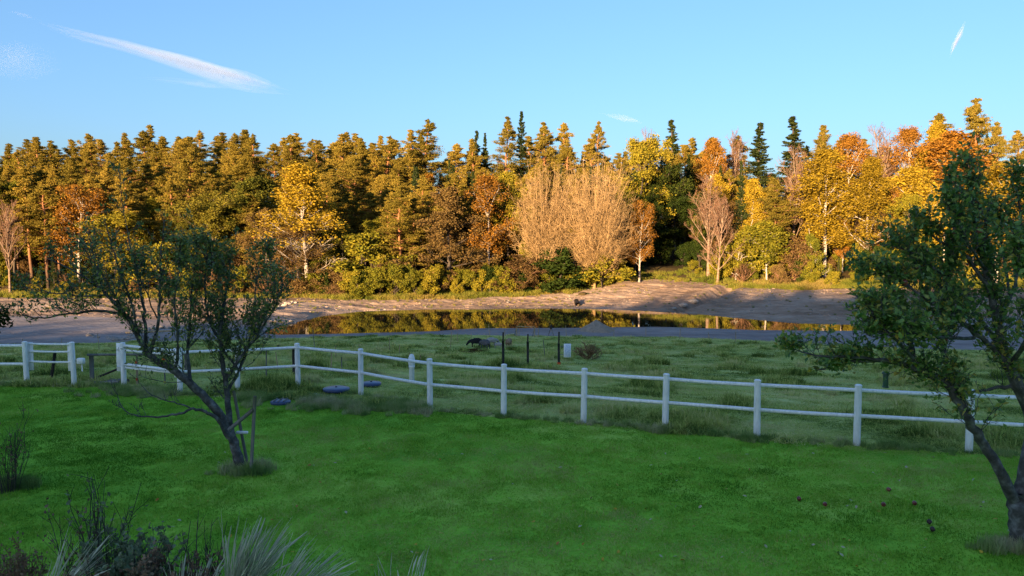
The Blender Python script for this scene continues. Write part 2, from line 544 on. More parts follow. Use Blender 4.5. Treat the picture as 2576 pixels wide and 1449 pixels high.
def strip(name, k, nrow, mat, xs, ease=None):
    y0, z0 = ceval(CURVES[k], xs); y1, z1 = ceval(CURVES[k + 1], xs)
    t = np.linspace(0, 1, nrow + 1)
    if ease: t = t ** ease
    T, X = np.meshgrid(t, xs, indexing='ij')
    Y = y0[None] + (y1 - y0)[None] * T
    Z = z0[None] + (z1 - z0)[None] * prof(k, T) + relief(k, T, X, Y)
    V = np.stack([X, Y, Z], -1).reshape(-1, 3)
    n = len(xs)
    i, j = np.meshgrid(np.arange(nrow), np.arange(n - 1), indexing='ij')
    Q = np.stack([i * n + j, i * n + j + 1, (i + 1) * n + j + 1, (i + 1) * n + j], -1).reshape(-1, 4)
    o = link(name, mesh_quads(name, V, Q, True), mat)
    return tag(o, kind='structure')

xs_mid = np.unique(np.concatenate([np.linspace(-600, -100, 26), np.linspace(-100, -30, 71), np.linspace(-30, 60, 241), np.linspace(60, 140, 81), np.linspace(140, 600, 24)]))
xs_near = np.unique(np.concatenate([np.linspace(-600, -60, 20), np.linspace(-60, -20, 60), np.linspace(-20, 20, 161), np.linspace(20, 60, 60), np.linspace(60, 600, 20)]))
strip('hill_behind', 0, 10, M['rear'], xs_mid[::4])
strip('slope_behind', 1, 16, M['rear'], xs_mid[::3])
strip('lawn', 2, 130, M['lawn'], xs_near)
strip('pasture', 3, 200, M['field'], np.unique(np.concatenate([xs_near, xs_mid])), 1.3)
strip('near_shore', 4, 24, M['soil'], xs_mid)
strip('pond_bed', 5, 16, M['soil'], xs_mid)
strip('far_shore', 6, 110, M['sand'], xs_mid)
strip('wood_edge_ground', 7, 20, M['duff'], xs_mid)
strip('wooded_hill', 8, 30, M['duff'], xs_mid)
strip('land_beyond', 9, 10, M['duff'], xs_mid[::3])
strip('horizon_land', 10, 6, M['duff'], xs_mid[::6])

# water: a level sheet between the two shores
def water():
    xs = np.linspace(-33, 60, 187)
    y0, _ = ceval(K_NEAR, xs); y1, _ = ceval(K_FAR, xs)
    t = np.linspace(0, 1, 9)
    T, X = np.meshgrid(t, xs, indexing='ij')
    Y = (y0 - .5)[None] + (y1 - y0 + 1.0)[None] * T
    V = np.stack([X, Y, 0 * X + .012], -1).reshape(-1, 3)
    n = len(xs)
    i, j = np.meshgrid(np.arange(8), np.arange(n - 1), indexing='ij')
    Q = np.stack([i * n + j, i * n + j + 1, (i + 1) * n + j + 1, (i + 1) * n + j], -1).reshape(-1, 4)
    m, nt, out = new_mat('still_pond_water')
    v = scaled(nt, position(nt), (.35, 1.0, 1))
    p = principled(nt, out, (.030, .022, .010), .035, .5, bump(nt, noise(nt, v, 1.6, 3), .045, .02))
    p.inputs['IOR'].default_value = 1.6
    tag(link('pond_water', mesh_quads('pond_water', V, Q, True), m), kind='structure')
water()

# ------------------------------------------------------------------ tree builders (prototypes: trunk mesh, crown mesh, height, half width)
def trunk_line(h, K, lean, rng, r0, r1, bend=.012):
    t = np.linspace(0, 1, K)
    x = np.cumsum(rng.normal(0, bend * h, K)) * .5; y = np.cumsum(rng.normal(0, bend * h, K)) * .5
    P = np.stack([(x - x[0]) * t + lean * t * h, (y - y[0]) * t, t * h], -1)
    P[0, 2] = -.6
    R = r1 + (r0 - r1) * (1 - t) ** .8
    R[0] *= 1.25
    return P[None], R[None]

def along(P, s):
    K = len(P); f = np.clip(s, 0, 1) * (K - 1); i = np.minimum(f.astype(int), K - 2); t = (f - i)[:, None]
    return P[i] * (1 - t) + P[i + 1] * t

def mk_pine(seed, h=20.0, low=.34, spread=.17, nb=96, per=28):
    rng = np.random.default_rng(seed)
    P, R = trunk_line(h, 11, rng.normal(0, .015), rng, .011 * h + .05, .04)
    tr = MB().add(*tubes(P, R, 7))
    s = low + (1 - low) * np.sort(rng.uniform(0, 1, nb)) ** .92
    s = np.clip(s, low, .992)
    q = (s - low) / (1 - low)
    L = spread * h * (.30 + .80 * np.sin(math.pi * (.22 + .50 * q))) * (1 - .92 * q ** 1.42) * rng.uniform(.4, 1.4, nb)
    az = rng.uniform(0, 2 * math.pi, nb); el = np.radians(rng.normal(6, 9, nb) + 30 * q ** 2)
    D = np.stack([np.cos(az) * np.cos(el), np.sin(az) * np.cos(el), np.sin(el)], -1)
    B = grow(along(P[0], s), D, L, 5, .06, .09, rng)
    tr.add(*tubes(B, np.linspace(.06, .015, 5)[None] * np.ones((nb, 1)) * (.6 + .5 * L[:, None] / L.max()), 4))
    S2, D2, L2, idx, sp = spawn(B, L, 5, .3, 1.0, 42, .42, rng, .12)
    B2 = grow(S2, D2, np.maximum(L2, .2), 3, .08, .1, rng)
    tips = B2[:, 1:].reshape(-1, 3)
    C = np.repeat(tips, per, 0) + rng.normal(0, 1, (len(tips) * per, 3)) * (np.array([.30, .30, .07]) * (.35 + .65 * np.clip(np.repeat(np.repeat(L2, 2), per)[:, None] / .8, 0, 1)))
    al = np.repeat(np.repeat(D2, 2, 0), per, 0) * .5 + np.array([0, 0, .55])
    ct = along(P[0], rng.uniform(.9, 1.0, 420)); k_ = (h - ct[:, 2:3]) / (h * .1)
    ct = ct + rng.normal(0, 1, (420, 3)) * np.array([.34, .34, .1]) * (.12 + k_) + np.array([0, 0, .35])
    cr = MB().add(*leaf_quads(C, .25, rng, .18, along=al)).add(*leaf_quads(ct, .25, rng, .18, along=np.array([[0, 0, .9]])))
    low_dead = rng.integers(5, 12)
    sd = rng.uniform(.15, low, low_dead); azd = rng.uniform(0, 6.28, low_dead)
    Dd = np.stack([np.cos(azd), np.sin(azd), rng.normal(-.1, .15, low_dead)], -1)
    tr.add(*tubes(grow(along(P[0], sd), Dd, rng.uniform(.6, 1.8, low_dead), 3, -.05, .1, rng), np.tile([.035, .025, .01], (low_dead, 1)), 3))
    return tr.mesh('trunk', True), cr.mesh('crown'), h, spread * h

def mk_spruce(seed, h=22.0, spread=.15, nb=260, per=38, low=.06, lsz=.32):
    rng = np.random.default_rng(seed)
    P, R = trunk_line(h, 9, 0, rng, .010 * h + .05, .03, .004)
    tr = MB().add(*tubes(P, R, 6))
    s = np.sort(rng.uniform(low, .99, nb))
    L = (spread * h * (1 - np.clip(s, 0, 1)) ** .9 + .16) * rng.uniform(.5, 1.2, nb)
    az = rng.uniform(0, 2 * math.pi, nb); el = np.radians(-14 + 42 * s ** 2 + rng.normal(0, 5, nb))
    D = np.stack([np.cos(az) * np.cos(el), np.sin(az) * np.cos(el), np.sin(el)], -1)
    B = grow(along(P[0], s), D, L, 5, .045, .05, rng)
    tr.add(*tubes(B, np.tile(np.linspace(.035, .01, 5), (nb, 1)), 3))
    f = rng.uniform(.15, 1.0, (nb, per)); i = np.minimum((f * 4).astype(int), 3); t = (f * 4 - i)[..., None]
    b = np.arange(nb)[:, None]
    C = B[b, i] * (1 - t) + B[b, i + 1] * t
    side = np.cross(D, [0, 0, 1.0])[:, None] * rng.normal(0, 1, (nb, per, 1)) * (.16 * L[:, None, None] * (1.15 - f[..., None]) + .08)
    C = (C + side + np.array([0, 0, -1.0]) * np.abs(rng.normal(0, .10, (nb, per, 1)))).reshape(-1, 3)
    al = np.repeat(D, per, 0) * .6 + np.array([0, 0, -.5])
    cr = MB().add(*leaf_quads(C, lsz, rng, .2, along=al))
    return tr.mesh('trunk', True), cr.mesh('crown'), h, spread * h

def mk_leafy(seed, h=18.0, spread=.26, low=.22, trunk_top=.9, n1=22, n2=7, n3=4, el=(35, 65), env='oval', leaves=14, lsize=.24, jit=.30, r0=None, droop=0.0, stems=1, bare_below=0.0):
    rng = np.random.default_rng(seed)
    tr = MB(); lv = []
    for st in range(stems):
        hh = h * (1 if st == 0 else rng.uniform(.75, .95))
        P, R = trunk_line(hh * trunk_top, 9, rng.normal(0, .02) + (0 if stems == 1 else rng.normal(0, .12)), rng, (r0 or .011 * h + .03) / (1 + .3 * (stems - 1)), .03)
        tr.add(*tubes(P, R, 6))
        m = max(6, n1 // stems)
        s = np.sort(rng.uniform(low / trunk_top, .98, m)); q = (s - s.min()) / (s.max() - s.min() + 1e-6)
        if env == 'oval':
            w = np.sin(math.pi * (.18 + .74 * q)) ** .8
        elif env == 'cone':
            w = (1 - q) ** .7 + .12
        elif env == 'round':
            w = .75 + .25 * np.sin(math.pi * q)
        else:
            w = .5 + .5 * q
        L = spread * h * w * rng.uniform(.7, 1.2, m) * 1.1
        az = np.arange(m) * 2.4 + rng.normal(0, .4, m); e = np.radians(el[0] + (el[1] - el[0]) * q + rng.normal(0, 8, m))
        D = np.stack([np.cos(az) * np.cos(e), np.sin(az) * np.cos(e), np.sin(e)], -1)
        B = grow(along(P[0], s), D, L, 6, .05 - droop * .1, .09, rng)
        tr.add(*tubes(B, np.linspace(1, .25, 6)[None] * (.012 * L[:, None] + .025), 4))
        S2, D2, L2, _, _ = spawn(B, L, n2, .25, 1.0, 45, .45, rng, .15 - droop * .3)
        B2 = grow(S2, D2, L2, 4, .05 - droop * .3, .12, rng)
        tr.add(*tubes(B2, np.tile(np.linspace(.025, .01, 4), (len(B2), 1)), 3))
        S3, D3, L3, _, _ = spawn(B2, L2, n3, .3, 1.0, 45, .55, rng, .1 - droop * .6)
        B3 = grow(S3, D3, L3, 3, -droop * .5, .12, rng)
        tr.add(*tubes(B3, np.tile([.012, .009, .005], (len(B3), 1)), 3))
        lv.append(B3[:, 1:].reshape(-1, 3)); lv.append(B2[:, -1])
    pts = np.concatenate(lv)
    if bare_below:
        keep = rng.uniform(0, 1, len(pts)) < np.clip((pts[:, 2] / h - bare_below) / .18, .06, 1)
        pts = pts[keep]
    C = np.repeat(pts, leaves, 0) + rng.normal(0, jit, (len(pts) * leaves, 3))
    C = C[C[:, 2] > .1]
    cr = MB().add(*leaf_quads(C, lsize, rng, .36, up=.6))
    return tr.mesh('trunk', True), cr.mesh('crown'), h, spread * h

def mk_bare(seed, h=20.0, spread=.3, low=.12, n1=18, n2=9, n3=8, n4=3, el=(42, 80), trunk_top=.62, up=.05, lf=(.42, .42, .5), tw=.022):
    """a leafless tree: every twig is drawn"""
    rng = np.random.default_rng(seed)
    P, R = trunk_line(h * trunk_top, 8, rng.normal(0, .02), rng, .013 * h + .04, .08, .015)
    tr = MB().add(*tubes(P, R, 7)); cr = MB()
    s = np.sort(rng.uniform(low / trunk_top, 1.0, n1)); q = (s - s.min()) / (s.max() - s.min())
    L = h * (.50 - .10 * q) * rng.uniform(.8, 1.15, n1) * (spread / .3) ** .5
    az = np.arange(n1) * 2.4 + rng.normal(0, .3, n1); e = np.radians(el[0] + (el[1] - el[0]) * q ** .8 + rng.normal(0, 7, n1))
    D = np.stack([np.cos(az) * np.cos(e), np.sin(az) * np.cos(e), np.sin(e)], -1)
    B = grow(along(P[0], s), D, L, 7, up * 1.6, .06, rng)
    tr.add(*tubes(B, np.linspace(1, .22, 7)[None] * (.012 * L[:, None] + .03), 5))
    S2, D2, L2, _, _ = spawn(B, L, n2, .2, 1.0, 38, lf[0], rng, .18)
    B2 = grow(S2, D2, L2, 5, up, .08, rng)
    tr.add(*tubes(B2, np.tile(np.linspace(.045, .018, 5), (len(B2), 1)), 3))
    S3, D3, L3, _, _ = spawn(B2, L2, n3, .2, 1.0, 36, lf[1], rng, .12)
    B3 = grow(S3, D3, L3, 4, up, .1, rng)
    cr.add(*tubes(B3, np.tile(np.linspace(tw * 1.1, tw * .7, 4), (len(B3), 1)), 3))
    S4, D4, L4, _, _ = spawn(B3, L3, n4, .25, 1.0, 34, lf[2], rng, .1)
    B4 = grow(S4, D4, np.maximum(L4, .35), 3, up, .1, rng)
    cr.add(*tubes(B4, np.tile([tw * .75, tw * .6, tw * .35], (len(B4), 1)), 3))
    return tr.mesh('trunk', True), cr.mesh('crown'), h, spread * h

def mk_dome(seed, h=21.0, half=.31, z0=.2, nmain=380, nside=13, nfine=3):
    """a leafless tree whose fine twigs fill a rounded dome"""
    rng = np.random.default_rng(seed)
    P, R = trunk_line(h * .7, 9, rng.normal(0, .01), rng, .30, .09, .012)
    tr = MB().add(*tubes(P, R, 8)); cr = MB()
    u = rng.normal(0, 1, (nmain, 3)); u = norm(u)
    r = rng.uniform(.35, 1.0, (nmain, 1)) ** .6
    e = u * r
    zc = h * (1 + z0) / 2; zr = h * (1 - z0) / 2
    lobe = .94 + .10 * np.sin(3 * np.arctan2(e[:, 1], e[:, 0]) + seed) + .10 * np.sin(5 * e[:, 2] * 2 + seed)
    lat = np.hypot(e[:, 0], e[:, 1]) + 1e-6
    full = np.where(e[:, 2] > 0, lat, np.minimum(1.0, lat * (1 + .9 * np.abs(e[:, 2]))))
    wid = half * h * lobe * full / lat
    end = np.stack([e[:, 0] * wid, e[:, 1] * wid, zc + e[:, 2] * zr * .97], -1)
    frac = np.clip((end[:, 2] / h - .12) * .62 + rng.normal(0, .03, nmain), .06, .98)
    st = along(P[0], frac / .98)
    K = 8; t = np.linspace(0, 1, K)[None, :, None]
    out_ = end - st; horiz = out_ * np.array([1, 1, 0]); rise = np.maximum(out_[:, 2:], .3)
    ctrl = st + horiz * rng.uniform(.35, .6, (nmain, 1)) + np.array([0, 0, 1.0]) * rise * rng.uniform(.05, .35, (nmain, 1))
    B = (1 - t) ** 2 * st[:, None] + 2 * t * (1 - t) * ctrl[:, None] + t ** 2 * end[:, None]
    B[:, 1:-1] += rng.normal(0, .17, (nmain, K - 2, 3)); B[:, 1:-1] += rng.normal(0, .35, (nmain, 1, 3)) * np.sin(np.linspace(0, math.pi, K))[None, 1:-1, None]
    L = np.linalg.norm(out_, axis=1)
    tr.add(*tubes(B[:120], np.linspace(1, .2, K)[None] * (.035 + .004 * L[:120, None]), 4))
    cr.add(*tubes(B[120:], np.linspace(1, .3, K)[None] * np.full((nmain - 120, 1), .026), 3))
    S2, D2, L2, _, _ = spawn(B, np.full(nmain, 2.4), nside, .35, 1.0, 58, .62, rng, .02)
    B2 = grow(S2, D2, L2, 4, .04, .16, rng)
    cr.add(*tubes(B2, np.tile(np.linspace(.020, .012, 4), (len(B2), 1)), 3))
    S3, D3, L3, _, _ = spawn(B2, L2, nfine, .25, 1.0, 48, .55, rng, .05)
    B3 = grow(S3, D3, L3, 3, .05, .12, rng)
    cr.add(*tubes(B3, np.tile([.014, .011, .007], (len(B3), 1)), 3))
    return tr.mesh('trunk', True), cr.mesh('crown'), h, half * h

PROTO = {}
def reg(kind, variants, bark, leafmat):
    out = []
    for tr, cr, h, w in variants:
        tr.materials.append(bark); cr.materials.append(leafmat)
        mx = np.zeros(len(cr.vertices) * 3, np.float32); cr.vertices.foreach_get('co', mx); mx = mx.reshape(-1, 3)
        out.append((tr, cr, float(np.percentile(mx[:, 2], 99.7)), float(np.percentile(np.abs(mx[:, :2]), 95))))
    PROTO[kind] = out

reg('pine', [mk_pine(11), mk_pine(12, low=.42, spread=.16), mk_pine(13, low=.28, spread=.19), mk_pine(14, low=.4, spread=.2), mk_pine(15, low=.24, spread=.18, nb=88), mk_pine(16, low=.3, spread=.15), mk_pine(17, low=.2, spread=.17, nb=88)], M['pinebark'], M['pine'])
reg('spruce', [mk_spruce(21), mk_spruce(22, spread=.12), mk_spruce(23, spread=.18)], M['bark'], M['spruce'])
reg('highspruce', [mk_spruce(24, h=8.0, spread=.30, low=.42, nb=90, per=170, lsz=.13)], M['bark'], M['spruce'])
reg('oak', [mk_leafy(31, spread=.3, env='round', low=.2), mk_leafy(32, spread=.26, env='oval', low=.15)], M['bark'], M['olive'])
reg('maple', [mk_leafy(41, spread=.27, low=.18, leaves=16), mk_leafy(42, spread=.22, low=.25, env='oval')], M['bark'], M['yellowgreen'])
reg('birch', [mk_leafy(51, h=18, spread=.17, low=.22, el=(45, 70), env='oval', droop=.5, n1=26, leaves=14, lsize=.20, r0=.16), mk_leafy(52, h=18, spread=.15, low=.3, el=(50, 72), env='oval', droop=.6, n1=26, leaves=12, lsize=.20, r0=.15),
              mk_leafy(53, h=18, spread=.19, low=.18, el=(42, 70), env='cone', droop=.5, n1=28, leaves=13, lsize=.20, r0=.16)], M['whitebark'], M['yellow'])
reg('rust', [mk_leafy(61, h=18, spread=.18, low=.25, el=(45, 70), droop=.4, leaves=9, lsize=.20, r0=.15), mk_leafy(62, h=16, spread=.24, low=.2, env='round', leaves=10, lsize=.21)], M['whitebark'], M['orange'])
reg('alder', [mk_leafy(71, h=17, spread=.22, low=.1, el=(15, 60), env='cone', n1=34, leaves=9, lsize=.20, jit=.22), mk_leafy(72, h=15, spread=.24, low=.12, el=(20, 60), env='oval', n1=30, leaves=8, lsize=.20)], M['bark'], M['brown'])
reg('ash', [mk_dome(81), mk_dome(82, half=.32, nmain=420)], M['twig'], M['twig'])
reg('barebirch', [mk_bare(91, 18, spread=.16, n1=26, n2=7, n3=7, n4=2, el=(52, 78), trunk_top=.93, lf=(.45, .5, .55), low=.25, tw=.016), mk_bare(92, 16, spread=.2, n1=22, n2=7, n3=7, n4=2, el=(40, 75), trunk_top=.85, lf=(.45, .5, .55), low=.2, tw=.016)], M['palebark'], M['redtwig'])
reg('bushgreen', [mk_leafy(101, h=5, spread=.55, low=.05, trunk_top=.8, el=(25, 70), env='round', n1=20, n2=6, n3=4, leaves=9, lsize=.24, jit=.2, stems=3, r0=.06), mk_leafy(102, h=5, spread=.45, low=.05, trunk_top=.85, el=(30, 75), env='oval', n1=20, n2=6, n3=4, leaves=9, lsize=.24, jit=.2, stems=3, r0=.06)], M['bark'], M['yellowgreen'])
reg('bushdark', [(lambda a: a)(mk_leafy(111, h=5, spread=.5, low=.05, trunk_top=.8, el=(25, 70), env='round', n1=20, n2=6, n3=4, leaves=10, lsize=.24, jit=.2, stems=3, r0=.06))], M['bark'], M['deepgreen_and_shaded'])
reg('bushbrown', [mk_leafy(121, h=5, spread=.55, low=.04, trunk_top=.8, el=(15, 65), env='round', n1=24, n2=7, n3=4, leaves=4, lsize=.2, jit=.16, stems=4, r0=.05), mk_bare(122, 5, spread=.5, n1=24, n2=7, n3=6, n4=2, el=(25, 75), trunk_top=.4, low=.03, tw=.014)], M['redtwig'], M['brown'])
reg('youngbirch', [mk_leafy(131, h=9, spread=.22, low=.08, trunk_top=.95, el=(35, 65), env='cone', n1=26, n2=6, n3=4, leaves=6, lsize=.22, jit=.2, r0=.07, stems=2), mk_leafy(132, h=9, spread=.2, low=.1, trunk_top=.95, el=(35, 65), env='oval', n1=24, n2=6, n3=4, leaves=6, lsize=.22, jit=.2, r0=.07)], M['whitebark'], M['yellowgreen'])
reg('poplar', [mk_leafy(141, h=21, spread=.2, low=.14, trunk_top=.96, el=(35, 68), env='cone', n1=44, n2=7, n3=4, leaves=10, lsize=.21, r0=.2, bare_below=.42)], M['whitebark'], M['yellow'])

def plant(kind, x, y, h, label, cat, name, group=None, wid=None, var=None, rot=None, sink=.15, crown_mat=None):
    vs = PROTO[kind]
    tr, cr, h0, w0 = vs[var % len(vs)] if var is not None else vs[random.randrange(len(vs))]
    s = h / h0
    sx = (wid / w0) if wid else s * (random.uniform(1.1, 1.5) if kind == 'pine' else random.uniform(.95, 1.2))
    o = thing(name, label, cat, (x, y, gz(x, y) - sink), random.uniform(0, 6.28) if rot is None else rot, group)
    o.scale = (sx, sx, s)
    o.rotation_euler.x = random.gauss(0, .022); o.rotation_euler.y = random.gauss(0, .022)
    link('trunk', tr, parent=o)
    c = link('crown', cr, parent=o)
    if crown_mat is not None:
        c.material_slots[0].link = 'OBJECT'; c.material_slots[0].material = crown_mat
    tag(c, kind='stuff')
    return o

def tree_px(kind, px, top, Y, name, label, cat='tree', halfpx=None, group=None, var=None, crown_mat=None, rot=None):
    """a tree whose stem stands at distance Y on the ground below picture column px, as tall as its top shows"""
    x = (px - 1288.0) / FPX * Y / (_cp)          # column to lateral place (small pitch term folded below)
    d = ray(px, top); x = d[0] / d[1] * Y
    zt = CAMZ + d[2] / d[1] * Y
    h = zt - gz(x, Y)
    return plant(kind, x, Y, h, label, cat, name, group, wid=(halfpx / FPX * Y) if halfpx else None, var=var, crown_mat=crown_mat, rot=rot)

# ------------------------------------------------------------------ trees that stand out, front of the wood
tree_px('poplar', 770, 415, 141, 'poplar_tree', 'tall pale-trunked tree with golden upper crown and twiggy bare lower half', halfpx=72, rot=.6)
tree_px('alder', 750, 560, 139.5, 'alder_tree', 'half-bare buff twiggy tree at the foot of the golden-topped tree', halfpx=55, var=1)
tree_px('bushgreen', 915, 582, 142, 'hazel_bush', 'large yellow-green leafy bush beside the orange-stemmed pine on the bank', 'bush', halfpx=72, var=0)
tree_px('pine', 1008, 468, 143, 'pine_tree', 'slim sunlit pine with orange stem standing before the wood by the pond', halfpx=46, var=4)
tree_px('alder', 1130, 470, 143, 'alder_tree', 'buff-brown conical alder with thin dry leaves behind the pond', halfpx=80, var=0)
tree_px('rust', 1232, 438, 146, 'birch_tree', 'white-stemmed birch with thin rusty leaves left of the leafless pair', halfpx=48, var=0)
tree_px('maple', 1278, 432, 152, 'maple_tree', 'narrow yellow-green tree squeezed between rusty birch and leafless tree', halfpx=40, var=1)
tree_px('ash', 1368, 412, 147, 'bare_tree', 'big leafless beige tree with rounded fan crown, shorter of the pair', halfpx=66, var=0, rot=1.0)
tree_px('ash', 1496, 404, 146, 'bare_tree', 'big leafless beige tree with dark shade right of its rounded crown', halfpx=82, var=1, rot=2.0)
tree_px('bushbrown', 1305, 640, 144, 'bramble_bush', 'buff twiggy bush below the shorter leafless tree', 'bush', halfpx=60, var=0)
tree_px('bushdark', 1410, 615, 145, 'bush', 'dark green bush at the foot of the two leafless trees', 'bush', halfpx=62, var=0)
tree_px('bushgreen', 1515, 635, 146, 'bush', 'bright yellow-green bush at the right foot of the big leafless tree', 'bush', halfpx=52, var=1)
tree_px('bushbrown', 825, 665, 139.5, 'bush', 'sunlit tawny bush between golden-topped tree and hazel bush', 'bush', halfpx=55, var=0)
tree_px('maple', 1605, 345, 168, 'maple_tree', 'tall yellow-green tree catching sun above the dark gap in the wood', halfpx=62, var=0)
tree_px('maple', 1580, 480, 162, 'maple_tree', 'lower yellow-green crown half in shade beside the leafless tree', halfpx=45, var=1)
tree_px('oak', 1660, 400, 172, 'oak_tree', 'dark shaded broadleaf tree behind the earth mound', halfpx=70, var=0, crown_mat=M['deepgreen_and_shaded'])  # shade put into the leaf colour of the three shaded oaks
tree_px('oak', 1560, 560, 158, 'oak_tree', 'shaded low green tree just right of the leafless pair', halfpx=45, var=1, crown_mat=M['deepgreen_and_shaded'])
tree_px('oak', 1650, 560, 166, 'oak_tree', 'shaded round green tree above the bare earth mound', halfpx=60, var=0, crown_mat=M['deepgreen_and_shaded'])
tree_px('barebirch', 1786, 436, 152, 'birch_tree', 'rusty thin-twigged birch with bright stem standing before the dark gap', halfpx=42, var=0)
tree_px('youngbirch', 1852, 565, 149, 'birch_tree', 'small yellow-green young birch beside the rusty thin-twigged birch', halfpx=42, var=0)
tree_px('youngbirch', 1932, 556, 147.5, 'birch_tree', 'small yellow-green young birch next to the many-stemmed brown bush', halfpx=40, var=1)
tree_px('barebirch', 2000, 365, 158, 'birch_tree', 'tall leafless reddish birch with thin white stem below a dark spruce', halfpx=36, var=0)
tree_px('bushbrown', 2002, 590, 148.5, 'willow_bush', 'many-stemmed rusty bush with pale forked stems', 'bush', halfpx=48, var=0)
tree_px('birch', 2082, 376, 151, 'birch_tree', 'tall golden birch right of the reddish leafless birch', halfpx=62, var=0)
tree_px('birch', 2190, 398, 150, 'birch_tree', 'broad golden birch with several pale stems beside the tall golden birch', halfpx=66, var=2)
tree_px('birch', 2515, 415, 140.5, 'birch_tree', 'golden birch glowing behind the right apple tree', halfpx=75, var=0)
tree_px('birch', 2300, 420, 156, 'birch_tree', 'golden birch behind the left side of the dense apple tree', halfpx=55, var=1)
tree_px('birch', 2400, 330, 168, 'birch_tree', 'high amber birch above the dense apple tree', halfpx=60, var=1, crown_mat=M['orange'])
tree_px('rust', 190, 465, 146, 'birch_tree', 'round orange-leaved tree with pale twigs at the wood edge', halfpx=62, var=1)
tree_px('maple', 25, 455, 150, 'maple_tree', 'yellow-green broadleaf tree at the wood edge by the dirt track', halfpx=50, var=0)
tree_px('maple', 285, 535, 143, 'maple_tree', 'yellow-green rounded tree behind the spindly apple tree', halfpx=70, var=0)
tree_px('oak', 530, 478, 148, 'oak_tree', 'olive-green oak above the bushy side of the spindly apple tree', halfpx=78, var=0)
tree_px('oak', 622, 442, 154, 'oak_tree', 'olive-brown round oak left of the golden-topped tree', halfpx=62, var=1)
tree_px('alder', 665, 525, 145, 'alder_tree', 'pale buff tree tucked left of the golden-topped tree', halfpx=50, var=1)
tree_px('pine', 450, 372, 158, 'pine_tree', 'pale golden-lit pine rising through the lower wood', halfpx=50, var=2)
tree_px('pine', 110, 455, 146, 'pine_tree', 'sunlit pine with long bare orange stem at the wood edge', halfpx=52, var=0)
tree_px('barebirch', 15, 500, 140, 'birch_tree', 'thin pale leafless birch at the wood edge by the dirt track', halfpx=30, var=0)
tree_px('bushgreen', 400, 610, 141, 'bush', 'yellow bush at the wood edge behind the spindly apple tree', 'bush', halfpx=60, var=0)
# skyline trees that can be told apart
for px, top, Y, k, nm, lab, hp in [
    (1062, 303, 205, 'pine', 'pine_tree', 'wind-bent pine head rising above the pine stand', 45),
    (1264, 292, 200, 'pine', 'pine_tree', 'tall slim pine with layered crown on the skyline beside a pointed spruce', 34),
    (1306, 280, 202, 'spruce', 'spruce_tree', 'thin pointed spruce, tallest on the skyline above the leafless pair', 24),
    (1372, 308, 204, 'pine', 'pine_tree', 'broad-headed pine on the skyline right above the leafless pair', 38),
    (1424, 310, 206, 'pine', 'pine_tree', 'slender see-through pine on the skyline with sky behind its stem', 26),
    (1502, 306, 204, 'pine', 'pine_tree', 'pine with flat top tiers on the skyline above the big leafless tree', 30),
    (1690, 302, 200, 'spruce', 'spruce_tree', 'dark pointed spruce rising above yellow-green crowns', 36),
    (1915, 308, 190, 'spruce', 'spruce_tree', 'dark ragged spruce left of the bushier spruce', 40),
    (2000, 293, 188, 'spruce', 'spruce_tree', 'dark bushy spruce above the reddish leafless birch', 46),
    (2075, 315, 196, 'pine', 'pine_tree', 'dark airy pine above the tall golden birch', 36),
    (1845, 325, 192, 'barebirch', 'birch_tree', 'leafless pale tree on the skyline with sky through its twigs', 40),
    (1790, 350, 186, 'rust', 'birch_tree', 'small orange birch on the skyline above the dark gap', 32),
    (1625, 322, 200, 'barebirch', 'birch_tree', 'faint grey leafless treetop on the skyline', 22),
    (2455, 250, 176, 'pine', 'pine_tree', 'tall tiered pine towering above the dense apple tree', 52),
    (2375, 286, 188, 'pine', 'pine_tree', 'see-through pine left of the towering tiered pine', 34),
    (2520, 305, 190, 'pine', 'pine_tree', 'thin pine right of the towering tiered pine', 34),
    (2225, 312, 186, 'barebirch', 'birch_tree', 'leafless tan treetop above the broad golden birch', 46),
    (2150, 335, 184, 'rust', 'birch_tree', 'brown-orange treetop between the golden birches on the skyline', 44),
    (2285, 318, 182, 'rust', 'birch_tree', 'orange thin-leaved treetop beside the leafless tan one', 44),
    (2345, 305, 180, 'birch', 'birch_tree', 'amber birch top below the see-through pine', 46),
    (1195, 328, 210, 'spruce', 'spruce_tree', 'small dark spruce tip on the skyline left of the slim pine', 22),
    (1225, 335, 210, 'spruce', 'spruce_tree', 'smaller dark spruce tip hugging the slim pine', 18)]:
    tree_px(k, px, top, Y, nm, lab, halfpx=hp)

